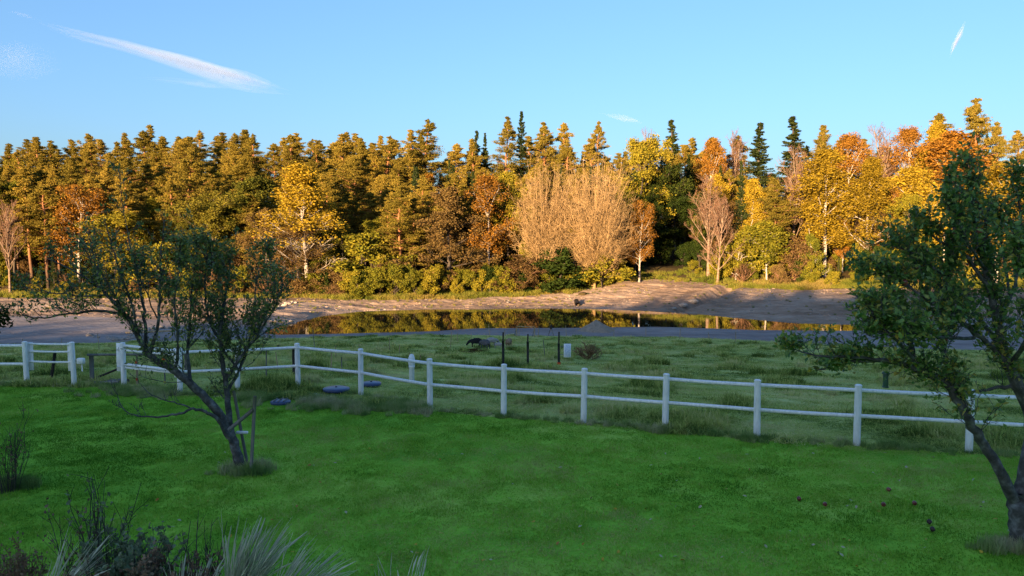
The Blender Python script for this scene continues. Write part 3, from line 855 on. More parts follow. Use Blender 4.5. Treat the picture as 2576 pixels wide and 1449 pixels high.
# ------------------------------------------------------------------ the wood behind them
SKY = np.array([(-400, 380), (0, 375), (100, 362), (200, 352), (300, 352), (400, 338), (500, 332), (600, 334), (700, 342), (800, 350), (900, 340), (1000, 352), (1060, 345), (1150, 350), (1240, 335), (1310, 330),
                (1400, 335), (1500, 332), (1560, 338), (1620, 338), (1700, 335), (1760, 345), (1850, 342), (1920, 335), (2000, 335), (2080, 338), (2150, 340), (2200, 340), (2300, 330), (2400, 318), (2460, 318), (2520, 320), (2700, 320), (3000, 320)], float)
MARKS = [(25, 'the yellow-green track-side tree'), (110, 'the orange-stemmed edge pine'), (190, 'the round orange tree'), (285, 'the yellow-green rounded tree'), (450, 'the pale golden-lit pine'), (530, 'the olive-green oak'), (622, 'the olive-brown oak'), (700, 'the pale buff tree'),
         (770, 'the golden-topped tree'), (845, 'the tawny bush'), (915, 'the large hazel bush'), (1008, 'the slim orange-stemmed pine'), (1130, 'the conical buff alder'), (1232, 'the rusty white-stemmed birch'), (1278, 'the narrow yellow-green tree'), (1388, 'the shorter domed bare tree'), (1488, 'the bigger domed bare tree'),
         (1605, 'the tall yellow-green tree'), (1690, 'the earth mound gap'), (1786, 'the rusty thin-twigged birch'), (1890, 'the small young birches'), (2000, 'the reddish leafless birch'), (2082, 'the tall golden birch'), (2190, 'the broad golden birch'), (2300, 'the half-hidden golden birch'), (2400, 'the high amber birch'), (2455, 'the towering tiered pine'), (2515, 'the glowing golden birch')]

def where(px, Y):
    d = [abs(px - m[0]) for m in MARKS]
    i = int(np.argmin(d))
    band = 'at wood edge' if Y < 158 else 'in the lower wood' if Y < 177 else 'up the slope' if Y < 200 else 'on the ridge'
    return band + (' behind ' if d[i] < 14 else ' near ') + MARKS[i][1]

LOOK = {'pine': ['even', 'high-crowned', 'broad', 'wide-topped', 'low-branched', 'slim', 'full'], 'spruce': ['pointed', 'slim', 'broad'], 'oak': ['round olive', 'oval olive'], 'maple': ['broad yellow-green', 'narrow yellow-green'],
        'birch': ['full golden', 'slender golden', 'conical golden'], 'rust': ['slender orange', 'round orange'], 'barebirch': ['slim leafless', 'spreading leafless'], 'alder': ['conical brown', 'oval brown'],
        'bushgreen': ['round yellow-green', 'upright yellow-green'], 'bushdark': ['dark green'], 'bushbrown': ['dry-leaved brown', 'twiggy leafless'], 'youngbirch': ['two-stemmed young', 'single-stemmed young']}
NOUN = {'pine': 'pine', 'spruce': 'spruce', 'oak': 'broadleaf tree', 'maple': 'broadleaf tree', 'birch': 'birch', 'rust': 'birch', 'barebirch': 'birch', 'alder': 'alder', 'bushgreen': 'hazel', 'bushdark': 'bush', 'bushbrown': 'bush', 'youngbirch': 'birch'}
def which(k, v, h, h0, px, Y):
    size = '' if abs(h / h0 - 1) < .12 else 'tall ' if h > h0 else 'short '
    return size + LOOK[k][v] + ' ' + NOUN[k] + ' ' + where(px, Y)
LABS = {'pine': ('pine_tree', 'tall pine with sunlit layered crown in the pine stand on the hillside', 'pines of the hillside wood'),
        'spruce': ('spruce_tree', 'dark pointed spruce among the hillside trees', 'spruces of the hillside wood'),
        'oak': ('oak_tree', 'olive-green broadleaf tree in the shade of the hillside pines', 'olive broadleaf trees of the hillside wood'),
        'maple': ('maple_tree', 'yellow-green broadleaf tree among darker hillside trees', 'yellow-green trees of the hillside wood'),
        'birch': ('birch_tree', 'golden-leaved birch inside the hillside birch stand', 'golden birches of the hillside wood'),
        'rust': ('birch_tree', 'orange-leaved thin tree inside the hillside wood', 'orange trees of the hillside wood'),
        'barebirch': ('birch_tree', 'leafless reddish birch inside the hillside wood', 'leafless birches of the hillside wood'),
        'alder': ('alder_tree', 'dry brown-leaved tree inside the hillside wood', 'brown trees of the hillside wood')}
taken = [(o.location.x, o.location.y, 3.0) for o in COL.objects if o.type == 'EMPTY']

def wood():
    rng = np.random.default_rng(77)
    n = 0
    rows = np.array([150, 155.5, 161, 167, 173.5, 180.5, 188, 196, 205, 215, 226])
    for ri, Y0 in enumerate(rows):
        half = Y0 * .70 + 4
        x = -half
        while x < half:
            x += rng.uniform(3.7, 6.4) * (1 + .004 * (Y0 - 150))
            Y = Y0 + rng.normal(0, 1.8); X = x + rng.normal(0, .6)
            px = 1288 + X / Y * FPX * _cp
            ridge_gap = 1540 < px < 1900
            if ridge_gap and Y > 192 and rng.uniform() < .15: continue
            if 1640 < px < 1760 and Y < 166: continue
            if any((X - a) ** 2 + (Y - b) ** 2 < r * r for a, b, r in taken): continue
            u = rng.uniform()
            if px < 1000:
                k = 'pine' if u < .74 + .02 * ri else 'oak' if u < .86 else 'alder' if u < .92 else 'rust' if u < .95 else 'maple'
                if px < 260 and Y < 158 and u > .6: k = 'pine'
            elif px < 1560:
                k = 'pine' if u < .5 else 'spruce' if u < .64 else 'maple' if u < .74 else 'alder' if u < .84 else 'oak' if u < .92 else 'rust'
            elif px < 1800 and Y > 185:
                k = 'pine' if u < .5 else 'spruce' if u < .7 else 'rust' if u < .85 else 'maple'
            elif px < 1800:
                k = 'oak' if u < .35 else 'spruce' if u < .55 else 'maple' if u < .8 else 'rust'
            else:
                if Y > 195: u = u * .5 + .48
                k = 'birch' if u < .28 else 'alder' if u < .38 else 'rust' if u < .54 else 'barebirch' if u < .70 else 'pine' if u < .86 else 'spruce' if u < .92 else 'maple'
            lim = float(np.interp(px, SKY[:, 0], SKY[:, 1])) + rng.normal(0, 12)
            zmax = CAMZ + (590 - lim) / FPX * Y * 1.0
            g = gz(X, Y)
            h = {'pine': 19, 'spruce': 20, 'oak': 15, 'maple': 15, 'birch': 17, 'rust': 15, 'barebirch': 16, 'alder': 14}[k] * rng.uniform(.82, 1.12)
            if Y > 195 and k in ('pine', 'spruce'): h = rng.uniform(19, 27)
            h = min(h, zmax - g)
            if h < 6: continue
            nm, lab, grp = LABS[k]
            cm = M['deepgreen_and_shaded'] if (k == 'oak' and 1540 < px < 1800) else None  # oaks right of the bare trees get shade as darker leaf colour
            v = int(rng.integers(0, len(PROTO[k])))
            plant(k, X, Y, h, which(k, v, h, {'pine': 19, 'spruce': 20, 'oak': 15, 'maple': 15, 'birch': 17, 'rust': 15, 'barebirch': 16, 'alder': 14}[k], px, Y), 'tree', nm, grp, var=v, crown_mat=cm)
            taken.append((X, Y, 2.0)); n += 1
    return n
print('wood trees', wood())

# undergrowth along the foot of the wood
def undergrowth():
    rng = np.random.default_rng(78)
    labs = {'bushgreen': ('yellow-green low bush at the foot of the wood', 'yellow-green bushes at the wood edge'),
            'bushdark': ('dark green low bush at the foot of the wood', 'dark green bushes at the wood edge'),
            'bushbrown': ('brown twiggy low bush at the foot of the wood', 'brown bushes at the wood edge')}
    for i in range(62):
        px = rng.uniform(-40, 2620)
        if 1590 < px < 1740: continue
        X0 = (px - 1288) / FPX * 143
        Yb = float(ceval(K_BANK, X0)[0]) + rng.uniform(1.0, 6)
        X = (px - 1288) / FPX * Yb
        if any((X - a) ** 2 + (Yb - b) ** 2 < 2.0 for a, b, r in taken): continue
        k = 'bushgreen' if rng.uniform() < .5 else 'bushbrown' if rng.uniform() < .65 else 'bushdark'
        if 1560 < px < 1600: k = 'bushdark'
        v = int(rng.integers(0, len(PROTO[k]))); h = rng.uniform(1.6, 4.4)
        plant(k, X, Yb, h, '' + which(k, v, h, 3, px, 150).replace('at wood edge', 'on the bank'), 'bush', 'bush', labs[k][1], var=v)
        taken.append((X, Yb, 1.0))
undergrowth()

def bank_bushes():
    rng = np.random.default_rng(80)
    labs = {'bushgreen': ('hazel_bush', 'yellow-green bushes at the wood edge'), 'bushdark': ('bush', 'dark green bushes at the wood edge'), 'bushbrown': ('bush', 'brown bushes at the wood edge')}
    for px in np.arange(470, 1585, 19.0):
        px = px + rng.normal(0, 6)
        X0 = (px - 1288) / FPX * 142
        Y = float(ceval(K_BANK, X0)[0]) + rng.uniform(.8, 3.6)
        X = (px - 1288) / FPX * Y
        k = str(rng.choice(['bushgreen', 'bushbrown', 'bushdark'], p=[.55, .33, .12])); v = int(rng.integers(0, len(PROTO[k])))
        h = rng.uniform(2.6, 5.6)
        plant(k, X, Y, h, 'sunny ' + which(k, v, h, 4, px, 150).replace('at wood edge', 'at the shore'), 'bush', labs[k][0], labs[k][1], var=v)
bank_bushes()

# young trees filling the wood from below
def saplings():
    rng = np.random.default_rng(79)
    info = {'spruce': ('spruce_tree', 'small young spruce growing under the taller trees', 'young spruces under the wood'),
            'bushgreen': ('hazel_bush', 'yellow-green hazel growing under the taller trees', 'hazels under the wood'),
            'bushdark': ('bush', 'dark evergreen bush growing under the taller trees', 'dark bushes under the wood'),
            'bushbrown': ('bush', 'brown dry-leaved bush growing under the taller trees', 'brown bushes under the wood'),
            'youngbirch': ('birch_tree', 'small yellow-green birch growing under the taller trees', 'young birches under the wood')}
    n = 0
    for Y0 in (146, 151, 157, 164, 172):
        x = -Y0 * .68
        while x < Y0 * .68:
            x += rng.uniform(2.6, 5.2)
            Y = Y0 + rng.normal(0, 1.6); px = 1288 + x / Y * FPX
            if Y < float(ceval(K_BANK, x)[0]) + 2.5: continue
            if 1600 < px < 1760 and Y < 160: continue
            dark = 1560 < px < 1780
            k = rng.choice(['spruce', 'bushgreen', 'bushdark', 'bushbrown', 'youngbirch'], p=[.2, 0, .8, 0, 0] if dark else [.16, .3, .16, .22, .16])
            nm, lab, grp = info[k]
            h = rng.uniform(3.2, 7.5) if k != 'youngbirch' else rng.uniform(6, 9.5)
            v = int(rng.integers(0, len(PROTO[k])))
            plant(k, x, Y, h, ('undergrown ' if k == 'spruce' else '') + which(k, v, h, 8 if k == 'youngbirch' else 5, px, Y), 'bush' if 'bush' in nm else 'tree', nm, grp, var=v); n += 1
    return n
print('saplings', saplings())

# unseen pine wood behind the viewer, shaped to keep yard and pasture in shade
def rear_wood():
    rng = np.random.default_rng(5)
    protos = []
    for v in (0, 2, 3):
        tr, cr, h, w = PROTO['pine'][v]
        b = MB()
        for me, st in ((tr, 1), (cr, 2)):
            V = np.zeros(len(me.vertices) * 3, np.float32); me.vertices.foreach_get('co', V)
            Q = np.zeros(len(me.loops), np.int32); me.loops.foreach_get('vertex_index', Q)
            V = V.reshape(-1, 3); Q = Q.reshape(-1, 4)
            b.add(V, Q)
        m = b.mesh('rear_pine'); m.materials.append(M['pine']); protos.append(m)
    pts, rot, scl, idx = [], [], [], []
    tops_x = [-420, -300, -240, -185, -160, -135, -110, -85, -60, 0, 300]
    tops_z = [29, 29, 29, 29.5, 31, 34.3, 36.5, 38, 39, 40, 40]  # treetop heights set by where the shadow edge should fall
    for row, dy in enumerate((0, 5, 10, 15, 20)):
        for x in np.arange(-430, 260, 2.8):
            X = x + rng.normal(0, 1.0); Y = -118 - dy + rng.normal(0, 1.2)
            g = gz(X, Y)
            top = np.interp(X, tops_x, tops_z) + rng.normal(-.6, .9) + dy * .12
            pts.append((X, Y, g - .3)); rot.append((0, 0, rng.uniform(0, 6.28))); s = (top - g) / 20.0
            scl.append((.8, .8, s)); idx.append(rng.integers(0, 3))
    o = scatter('unseen_shading_wood_behind', pts, rot, scl, idx, protos)
    tag(o, 'unseen pine wood behind the viewer, shaped to shade the foreground', 'wood')
rear_wood()

# ------------------------------------------------------------------ white paddock fence
def worn_white():
    m, nt, out = new_mat('white_painted_wood')
    v = objcoord(nt); w = position(nt)
    sep = nt.nodes.new('ShaderNodeSeparateXYZ'); nt.links.new(v, sep.inputs[0])
    n1 = noise(nt, w, 3.0, 5, .65); n2 = noise(nt, scaled(nt, w, (1, 1, .2)), 22.0, 4)
    c = ramp(nt, n2, [(.66, .66, .64, .3), (.80, .80, .79, .55), (.84, .84, .83, 1)])
    foot = math_node(nt, 'SUBTRACT', .30, sep.outputs[2])
    grime = math_node(nt, 'MULTIPLY', math_node(nt, 'MULTIPLY_ADD', foot, 2.2, 0.0, clamp=True), n1, clamp=True)
    c = mixc(nt, grime, c, (.20, .23, .13))
    spots = math_node(nt, 'MULTIPLY', math_node(nt, 'SUBTRACT', n1, .58, clamp=True), 1.2, clamp=True)
    c = mixc(nt, spots, c, (.44, .47, .40))
    principled(nt, out, c, .55, .35)
    return m
M['white'] = worn_white()
M['grey_wood'] = grainy('weathered_grey_wood', [(.09, .085, .075), (.17, .16, .14), (.25, .24, .21)], 8, .9, .1, .5, .01, stretch=(1, 1, .1))
M['pale_wood'] = grainy('pale_stake_wood', [(.22, .16, .09), (.34, .26, .16), (.42, .34, .23)], 6, .85, .1, .2, .01, stretch=(1, 1, .2))
M['dark_wood'] = grainy('dark_tarred_wood', [(.018, .016, .014), (.035, .03, .026), (.06, .05, .042)], 7, .8, .2, .4, .01, stretch=(1, 1, .15))
M['black'] = grainy('black_plastic', [(.010, .010, .012), (.016, .016, .018), (.022, .022, .026)], 5, .45, .4, 0)
M['orange_paint'] = grainy('orange_paint', [(.45, .06, .015), (.6, .09, .02), (.65, .12, .03)], 5, .6, .3, 0)

def revolve(prof_pts, sides=12):
    """verts and quads of a turned shape; profile rows are (radius, height)"""
    a = np.arange(sides) * 2 * math.pi / sides
    V = np.array([[r * math.cos(t), r * math.sin(t), z] for r, z in prof_pts for t in a])
    Q = [[k * sides + i, k * sides + (i + 1) % sides, (k + 1) * sides + (i + 1) % sides, (k + 1) * sides + i] for k in range(len(prof_pts) - 1) for i in range(sides)]
    return V, np.array(Q)

def box(sx, sy, sz, c=(0, 0, 0), bev=.0):
    """box with softened edges (chamfer ring top and bottom and corners)"""
    b = min(bev, sx * .3, sy * .3, sz * .3)
    def ring(w, d, z):
        if bev <= 0:
            return [(-w, -d, z), (w, -d, z), (w, d, z), (-w, d, z)]
        return [(-w + b, -d, z), (w - b, -d, z), (w, -d + b, z), (w, d - b, z), (w - b, d, z), (-w + b, d, z), (-w, d - b, z), (-w, -d + b, z)]
    hx, hy, hz = sx / 2, sy / 2, sz / 2
    rings = [ring(hx, hy, -hz), ring(hx, hy, hz)] if bev <= 0 else [ring(hx - b, hy - b, -hz), ring(hx, hy, -hz + b), ring(hx, hy, hz - b), ring(hx - b, hy - b, hz)]
    n = len(rings[0])
    V = np.array([p for r in rings for p in r]) + np.array(c)
    Q = [[k * n + i, k * n + (i + 1) % n, (k + 1) * n + (i + 1) % n, (k + 1) * n + i] for k in range(len(rings) - 1) for i in range(n)]
    t = (len(rings) - 1) * n
    if n == 4:
        Q += [[3, 2, 1, 0], [t, t + 1, t + 2, t + 3]]
    else:
        for base, flip in ((0, True), (t, False)):
            for f in ([0, 1, 2, 7], [7, 2, 3, 6], [6, 3, 4, 5]):
                q = [base + i for i in f]
                Q.append(q[::-1] if flip else q)
    return V, np.array(Q)

def bar(p, q, r, sides=8, sag=0.0, K=5, r2=None):
    p = np.asarray(p, float); q = np.asarray(q, float)
    t = np.linspace(0, 1, K)
    P = p[None] * (1 - t[:, None]) + q[None] * t[:, None]
    P[:, 2] -= sag * np.sin(t * math.pi)
    return tubes(P[None], np.linspace(r, r if r2 is None else r2, K)[None], sides, cap=True)

def rotx_to(V, a):
    c, s = math.cos(a), math.sin(a)
    return np.stack([V[:, 0] * c - V[:, 1] * s, V[:, 0] * s + V[:, 1] * c, V[:, 2]], -1)

POSTS_PX = [(-110, 966), (68, 968), (187, 970), (312, 972), (453, 992), (597, 984), (750, 972), (908, 990), (1082, 1029), (1267, 1048), (1468, 1063), (1673, 1081), (1904, 1102), (2155, 1120), (2437, 1138), (2760, 1158)]
def fence_spot(px, py):
    d = ray(px, py); Y = (LZ - CAMZ) / (d[2] / d[1])
    x = d[0] / d[1] * Y
    return np.array([x, Y, gz(x, Y)])
POSTS = [fence_spot(*p) for p in POSTS_PX]
POST_H = 1.28
TILT = {0: 0, 10: .012, 11: -.02, 12: -.018, 13: .006}
fence = thing('paddock_fence', 'white two-rail post fence running between lawn and pasture', 'fence', tuple(POSTS[6]))
post_me = MB().add(*revolve([(.071, -.5), (.072, .5), (.070, 1.235)], 14)).mesh('post', True)
post_me.materials.append(M['white'])
cap_me = MB().add(*revolve([(.070, 1.236), (.074, 1.24), (.073, 1.256), (.066, 1.268), (.052, 1.277), (.03, 1.282), (.002, 1.283)], 14)).mesh('cap', True)
cap_me.materials.append(M['white'])
f0 = np.array(fence.location)
for i, p in enumerate(POSTS):
    o = link('post', post_me, parent=fence, loc=tuple(p - f0))
    o.rotation_euler = (random.gauss(0, .012), TILT.get(i, random.gauss(0, .012)), random.uniform(0, 6))
    link('cap', cap_me, parent=o)
GATE_BAYS = (1, 2)
for i in range(len(POSTS) - 1):
    if i in GATE_BAYS: continue
    a, b = POSTS[i], POSTS[i + 1]
    u = norm(b - a) * .02
    for hgt in (1.155, .62):
        if i == 3: hgt += .03
        link('rail', MB().add(*bar(a + [0, 0, hgt] - f0 - u, b + [0, 0, hgt] - f0 + u, .041, 10, sag=random.uniform(-.004, .012))).mesh('rail', True), M['white'], fence)

# closed gate leaf and opened gate leaf
def gate_leaf(a, b, label, z0=.42, back=0.0, heights=(.68, .98, 1.2), stile=.2):
    u = norm(b - a); n = np.array([-u[1], u[0], 0])
    ang = math.atan2(u[1], u[0])
    t = thing('gate', label, 'gate', tuple(a + n * back))
    L = np.linalg.norm((b - a)[:2])
    for s in (.02, L - .10):
        V, Q = box(stile * .8, .035, 1.24 - z0, (s, 0, (1.24 + z0) / 2), .008)
        link('stile', MB().add(rotx_to(V, ang), Q).mesh('stile'), M['white'], t)
    for h in heights:
        V, Q = bar((0, -.03, h), (L, -.03, h), .03, 10, sag=.01)
        link('rail', MB().add(rotx_to(V, ang), Q).mesh('rail', True), M['white'], t)
    return t
gate_leaf(POSTS[1] + [.06, .10, 0], POSTS[2] + [-.04, .10, 0], 'white gate leaf with three thin rails closed between two posts')
gate_leaf(POSTS[3] + [-.22, .16, 0], POSTS[4] + [-.1, .22, 0], 'white gate leaf swung open flat behind the fence bay', heights=(.56, 1.06), z0=.42)
o = thing('meter_box', 'small white box on the gate post with a white strap hanging below', 'box', tuple(POSTS[2] + [.20, .03, 0]))
link('box_body', MB().add(*box(.2, .12, .17, (0, 0, .72), .015)).mesh('box_body'), M['white'], o)
link('strap', MB().add(*bar((.02, 0, .64), (.03, 0, .42), .018, 6)).mesh('strap', True), M['white'], o)
link('bracket', MB().add(*bar((-.16, 0, .72), (-.09, 0, .72), .012, 6)).mesh('bracket', True), M['grey_wood'], o)

# hitching rail and clutter behind the opening
b0 = hit(232, 962); b1 = hit(470, 960)
t = thing('hitching_rail', 'weathered low wooden hitching rail behind the gate opening', 'rail', tuple(b0))
link('post', MB().add(*bar((0, 0, -.3), (0, 0, .80), .065, 8)).mesh('post', True), M['grey_wood'], t)
link('post', MB().add(*bar(b1 - b0 + [0, 0, -.3], b1 - b0 + [0, 0, .80], .06, 8)).mesh('post', True), M['grey_wood'], t)
link('crossbar', MB().add(*bar((-.12, 0, .82), b1 - b0 + [.1, 0, .84], .035, 8)).mesh('crossbar', True), M['grey_wood'], t)
link('brace', MB().add(*bar((.1, -.05, .12), (1.15, -.1, .55), .035, 6)).mesh('brace', True), M['dark_wood'], t)
lg = hit(268, 966)
for k, (dx, dy, an, L) in enumerate([(0, 0, .15, 1.1), (.15, .18, -.2, .9), (.1, -.2, .05, .7)]):
    tag(link('log', MB().add(*bar((-L / 2 * math.cos(an), -L / 2 * math.sin(an), .06), (L / 2 * math.cos(an), L / 2 * math.sin(an), .07), .06, 8)).mesh('log', True), M['grey_wood'], loc=tuple(lg + [dx, dy, 0])),
        ['long weathered log lying in the gate opening', 'middle-sized weathered log lying askew in the gate opening', 'short weathered log in front of the others in the gate opening'][k], 'log')
st = hit(345, 968)
t = thing('marker_stake', 'pale stake with two orange bands behind the open gate', 'stake', tuple(st))
link('stake_shaft', MB().add(*bar((0, 0, -.2), (.02, 0, .86), .032, 6)).mesh('stake_shaft', True), M['pale_wood'], t)
for z in (.16, .66):
    link('orange_band', MB().add(*revolve([(.036, z - .04), (.04, z), (.036, z + .04)], 8)).mesh('orange_band', True), M['orange_paint'], t)
bl = hit(415, 966)
t = thing('ball_topped_stake', 'thin stake with an orange cap behind the spindly apple tree', 'stake', tuple(bl))
link('stake_shaft', MB().add(*bar((0, 0, -.2), (0, 0, .74), .022, 6)).mesh('stake_shaft', True), M['grey_wood'], t)
link('cap', MB().add(*revolve([(.002, .70), (.05, .72), (.062, .77), (.05, .82), (.002, .84)], 10)).mesh('cap', True), M['orange_paint'], t)
gp = hit(128, 964)
tag(link('leaning_stake', MB().add(*bar((-.05, 0, -.2), (.14, .05, .95), .045, 7)).mesh('leaning_stake', True), M['dark_wood'], loc=tuple(gp)), 'dark leaning stake behind the three-rail gate', 'stake')
gp = hit(742, 945)
tag(link('old_post', MB().add(*bar((0, 0, -.3), (0, 0, .95), .085, 8)).mesh('old_post', True), M['dark_wood'], loc=tuple(gp)), 'short dark old post right behind a white fence post', 'post')

# ------------------------------------------------------------------ lids, marker, sign and posts in the pasture
M['lid'] = grainy('dark_blue_plastic_lid', [(.02, .035, .075), (.03, .05, .12), (.045, .075, .17)], 4, .35, .5, .1, .005)
def lid(px, py, r, hgt, label, ribs=0, m='lid'):
    p = hit(px, py)
    t = thing('tank_lid', label, 'lid', tuple(p))
    cov = link('cover', MB().add(*revolve([(r * .98, hgt - .06), (r, hgt - .02), (r * .97, hgt), (r * .8, hgt + .02), (r * .3, hgt + .03), (.01, hgt + .03)], 24)).mesh('cover', True), M[m], t)
    link('riser', MB().add(*revolve([(r * .82, -.2), (r * .82, hgt - .05)], 20)).mesh('riser', True), M['black'], t)
    link('knob', MB().add(*revolve([(.03, hgt + .02), (.03, hgt + .05), (.005, hgt + .055)], 8)).mesh('knob', True), M['black'], cov)
    for k in range(ribs):
        y = (k - (ribs - 1) / 2) * r * .5
        w = math.sqrt(max(.01, r * r * .8 - y * y))
        link('rib', MB().add(*box(.035, 2 * w, .02, (y, 0, hgt + .035), .006)).mesh('rib'), M['grey_wood'], cov)
    return t
lid(846, 988, .37, .13, 'round dark blue tank lid in rough grass in front of the fence')
lid(934, 974, .30, .13, 'round dark blue tank lid standing behind the fence post')
lid(706, 1016, .26, .07, 'small dark lid with pale ribs half hidden in rough grass', ribs=3)
lid(780, 996, .27, .02, 'flat greyish lid sunk in grass beside the big round lid')

mk = hit(1036, 966)
t = thing('marker_post', 'weathered white bollard with rounded hooded top behind the fence', 'post', tuple(mk))
link('shaft', MB().add(*revolve([(.085, -.3), (.085, .52), (.1, .54), (.1, .6), (.085, .62)], 12)).mesh('shaft', True), M['white'], t)
link('hood', MB().add(*revolve([(.086, .60), (.105, .64), (.11, .72), (.1, .86), (.06, .95), (.003, .98)], 12)).mesh('hood', True), M['white'], t)

def black_post(px, py, hgt, top, label, prop=False):
    p = hit(px, py)
    t = thing('gate_post', label, 'post', tuple(p))
    link('sleeve', MB().add(*bar((0, 0, -.2), (-.01, 0, hgt), .06, 8)).mesh('sleeve', True), M['black'], t)
    link('inner_pole', MB().add(*bar((-.01, 0, hgt), (0.0, 0, top), .04, 6)).mesh('inner_pole', True), M['dark_wood'], t)
    if prop:
        link('prop', MB().add(*bar((.02, .1, hgt * .62), (.24, .2, -.05), .035, 6)).mesh('prop', True), M['dark_wood'], t)
    return t
black_post(1266, 924, 1.22, 1.62, 'black sleeved post with thin bare top left of the propped one')
black_post(1328, 922, 1.20, 1.55, 'black sleeved post with slanting prop')
bp = black_post(1406, 918, 1.05, 1.66, 'black sleeved post with orange foot carrying the small notice board')
link('foot_band', MB().add(*revolve([(.085, .0), (.09, .05), (.085, .14)], 8)).mesh('foot_band', True), M['orange_paint'], bp)
# notice board: a white panel printed in rows of blue and grey lines
def notice():
    m, nt, out = new_mat('printed_notice')
    v = objcoord(nt)
    sep = nt.nodes.new('ShaderNodeSeparateXYZ'); nt.links.new(v, sep.inputs[0])
    row = math_node(nt, 'FRACT', math_node(nt, 'MULTIPLY', sep.outputs[2], 17.0))
    ink = math_node(nt, 'LESS_THAN', row, .5)
    word = math_node(nt, 'GREATER_THAN', noise(nt, scaled(nt, v, (30, 1, 17)), 1.0, 1), .45)
    ins = math_node(nt, 'LESS_THAN', math_node(nt, 'ABSOLUTE', sep.outputs[0]), .135)
    ins2 = math_node(nt, 'LESS_THAN', math_node(nt, 'ABSOLUTE', sep.outputs[2]), .30)
    f = math_node(nt, 'MULTIPLY', math_node(nt, 'MULTIPLY', ink, word), math_node(nt, 'MULTIPLY', ins, ins2))
    c = mixc(nt, f, (.72, .76, .8), (.18, .30, .55))
    principled(nt, out, c, .5, .3)
    return m
nb = np.array(bp.location) + [.42, .02, .72]
o = thing('notice_board', 'white notice board with blue printed lines fixed to a black post', 'sign', tuple(nb), .15)
link('panel', MB().add(*box(.36, .03, .68, (0, 0, 0), .006)).mesh('panel'), notice(), o)
for z in (.2, -.2):
    link('bracket', MB().add(*bar((-.38, .02, z), (-.17, .02, z), .014, 6)).mesh('bracket', True), M['grey_wood'], o)

# thin stakes of the temporary fence
stake_me = []
for k in range(4):
    r = np.random.default_rng(200 + k)
    b = MB().add(*bar((0, 0, -.15), (r.normal(0, .03), r.normal(0, .03), 1.0), .024, 5, r2=.02))
    me = b.mesh('stake', True); me.materials.append(M['pale_wood'] if k < 3 else M['grey_wood']); stake_me.append(me)
STAKES = [(1133, 876, 42, 1), (979, 884, 36, 0), (1187, 869, 30, 0), (1272, 858, 28, 0), (1353, 850, 30, 0), (1425, 846, 28, 0), (1544, 847, 22, 0), (1625, 846, 24, 0), (1710, 853, 26, 0), (1850, 860, 26, 0), (1004, 892, 26, 0), (1098, 868, 16, 0),
          (1058, 915, 22, 0), (1032, 905, 20, 0), (845, 908, 40, 1), (833, 930, 44, 1), (792, 880, 52, 3), (670, 950, 74, 3), (1225, 864, 24, 0), (1152, 860, 22, 0), (1232, 848, 32, 0), (1306, 846, 20, 0), (155, 880, 30, 1), (55, 878, 26, 1), (250, 880, 42, 1), (700, 930, 46, 0), (905, 900, 34, 0),
          (1955, 866, 22, 0), (2060, 872, 24, 0), (1785, 856, 20, 0), (1372, 905, 52, 3), (860, 940, 42, 3)]
for i, (px, py, hpx, k) in enumerate(STAKES):
    p = hit(px, py)
    h = hpx / FPX * p[1]
    o = link('fence_stake', stake_me[min(3, k if k == 3 else i % 3)], loc=tuple(p))
    w = max(1.0, p[1] / 55)
    o.scale = (w, w, h); o.rotation_euler = (random.gauss(0, .05), random.gauss(0, .05), random.uniform(0, 6))
    if k == 3:
        tag(o, 'thin grey weathered stake of the pasture wire fence', 'stake', 'grey stakes in the pasture')
    else:
        tag(o, 'thin pale wooden stake of the pasture wire fence', 'stake', 'pale stakes in the pasture')

# timber frame by the pond
g0 = hit(1300, 846); g1 = hit(1345, 848)
t = thing('timber_frame', 'low open timber goal frame on the bare soil by the pond', 'frame', tuple(g0))
for q in (np.zeros(3), g1 - g0):
    link('upright', MB().add(*bar(q + [0, 0, -.2], q + [0, 0, 1.15], .06, 6)).mesh('upright', True), M['pale_wood'], t)
    link('strut', MB().add(*bar(q + [-.25, .5, -.05], q + [0, 0, 1.1], .045, 6)).mesh('strut', True), M['grey_wood'], t)
link('top_bar', MB().add(*bar([-.05, 0, 1.1], g1 - g0 + [.05, 0, 1.1], .05, 6)).mesh('top_bar', True), M['pale_wood'], t)
# small trestle
g0 = hit(1386, 845)
t = thing('trestle', 'small dark A-shaped trestle on the soil near the sand heap', 'trestle', tuple(g0))
for dx in (-.32, .32):
    link('leg', MB().add(*bar((dx, 0, -.05), (0, 0, .95), .05, 6)).mesh('leg', True), M['grey_wood'], t)
link('sack', MB().add(*revolve([(.05, .75), (.14, .85), (.16, 1.0), (.1, 1.2), (.01, 1.3)], 8)).mesh('sack', True), M['dark_wood'], t)

# sand heap
def heap():
    p = hit(1500, 833)
    rng = np.random.default_rng(9)
    n = 40; rows = 14; V = []
    for k in range(rows):
        r = k / (rows - 1)
        for i in range(n):
            a = i * 2 * math.pi / n
            rr = r * 2.15 * (1 + .08 * math.sin(a * 2 + 1) + .05 * math.sin(a * 5))
            z = 1.5 * (1 - r) ** .92 - .12 + .03 * math.sin(a * 7 + r * 9) + rng.normal(0, .012)
            V.append((rr * math.cos(a) * 1.05, rr * math.sin(a), z))
    Q = [[k * n + i, k * n + (i + 1) % n, (k + 1) * n + (i + 1) % n, (k + 1) * n + i] for k in range(rows - 1) for i in range(n)]
    tag(link('sand_heap', mesh_quads('sand_heap', np.array(V), np.array(Q), True), grainy('heaped_sand', [(.20, .155, .115), (.28, .22, .165), (.34, .27, .2)], 3, .95, .1, .6, .05), loc=tuple(p)),
        'conical heap of brown sand at the near edge of the pond', 'sand heap')
heap()

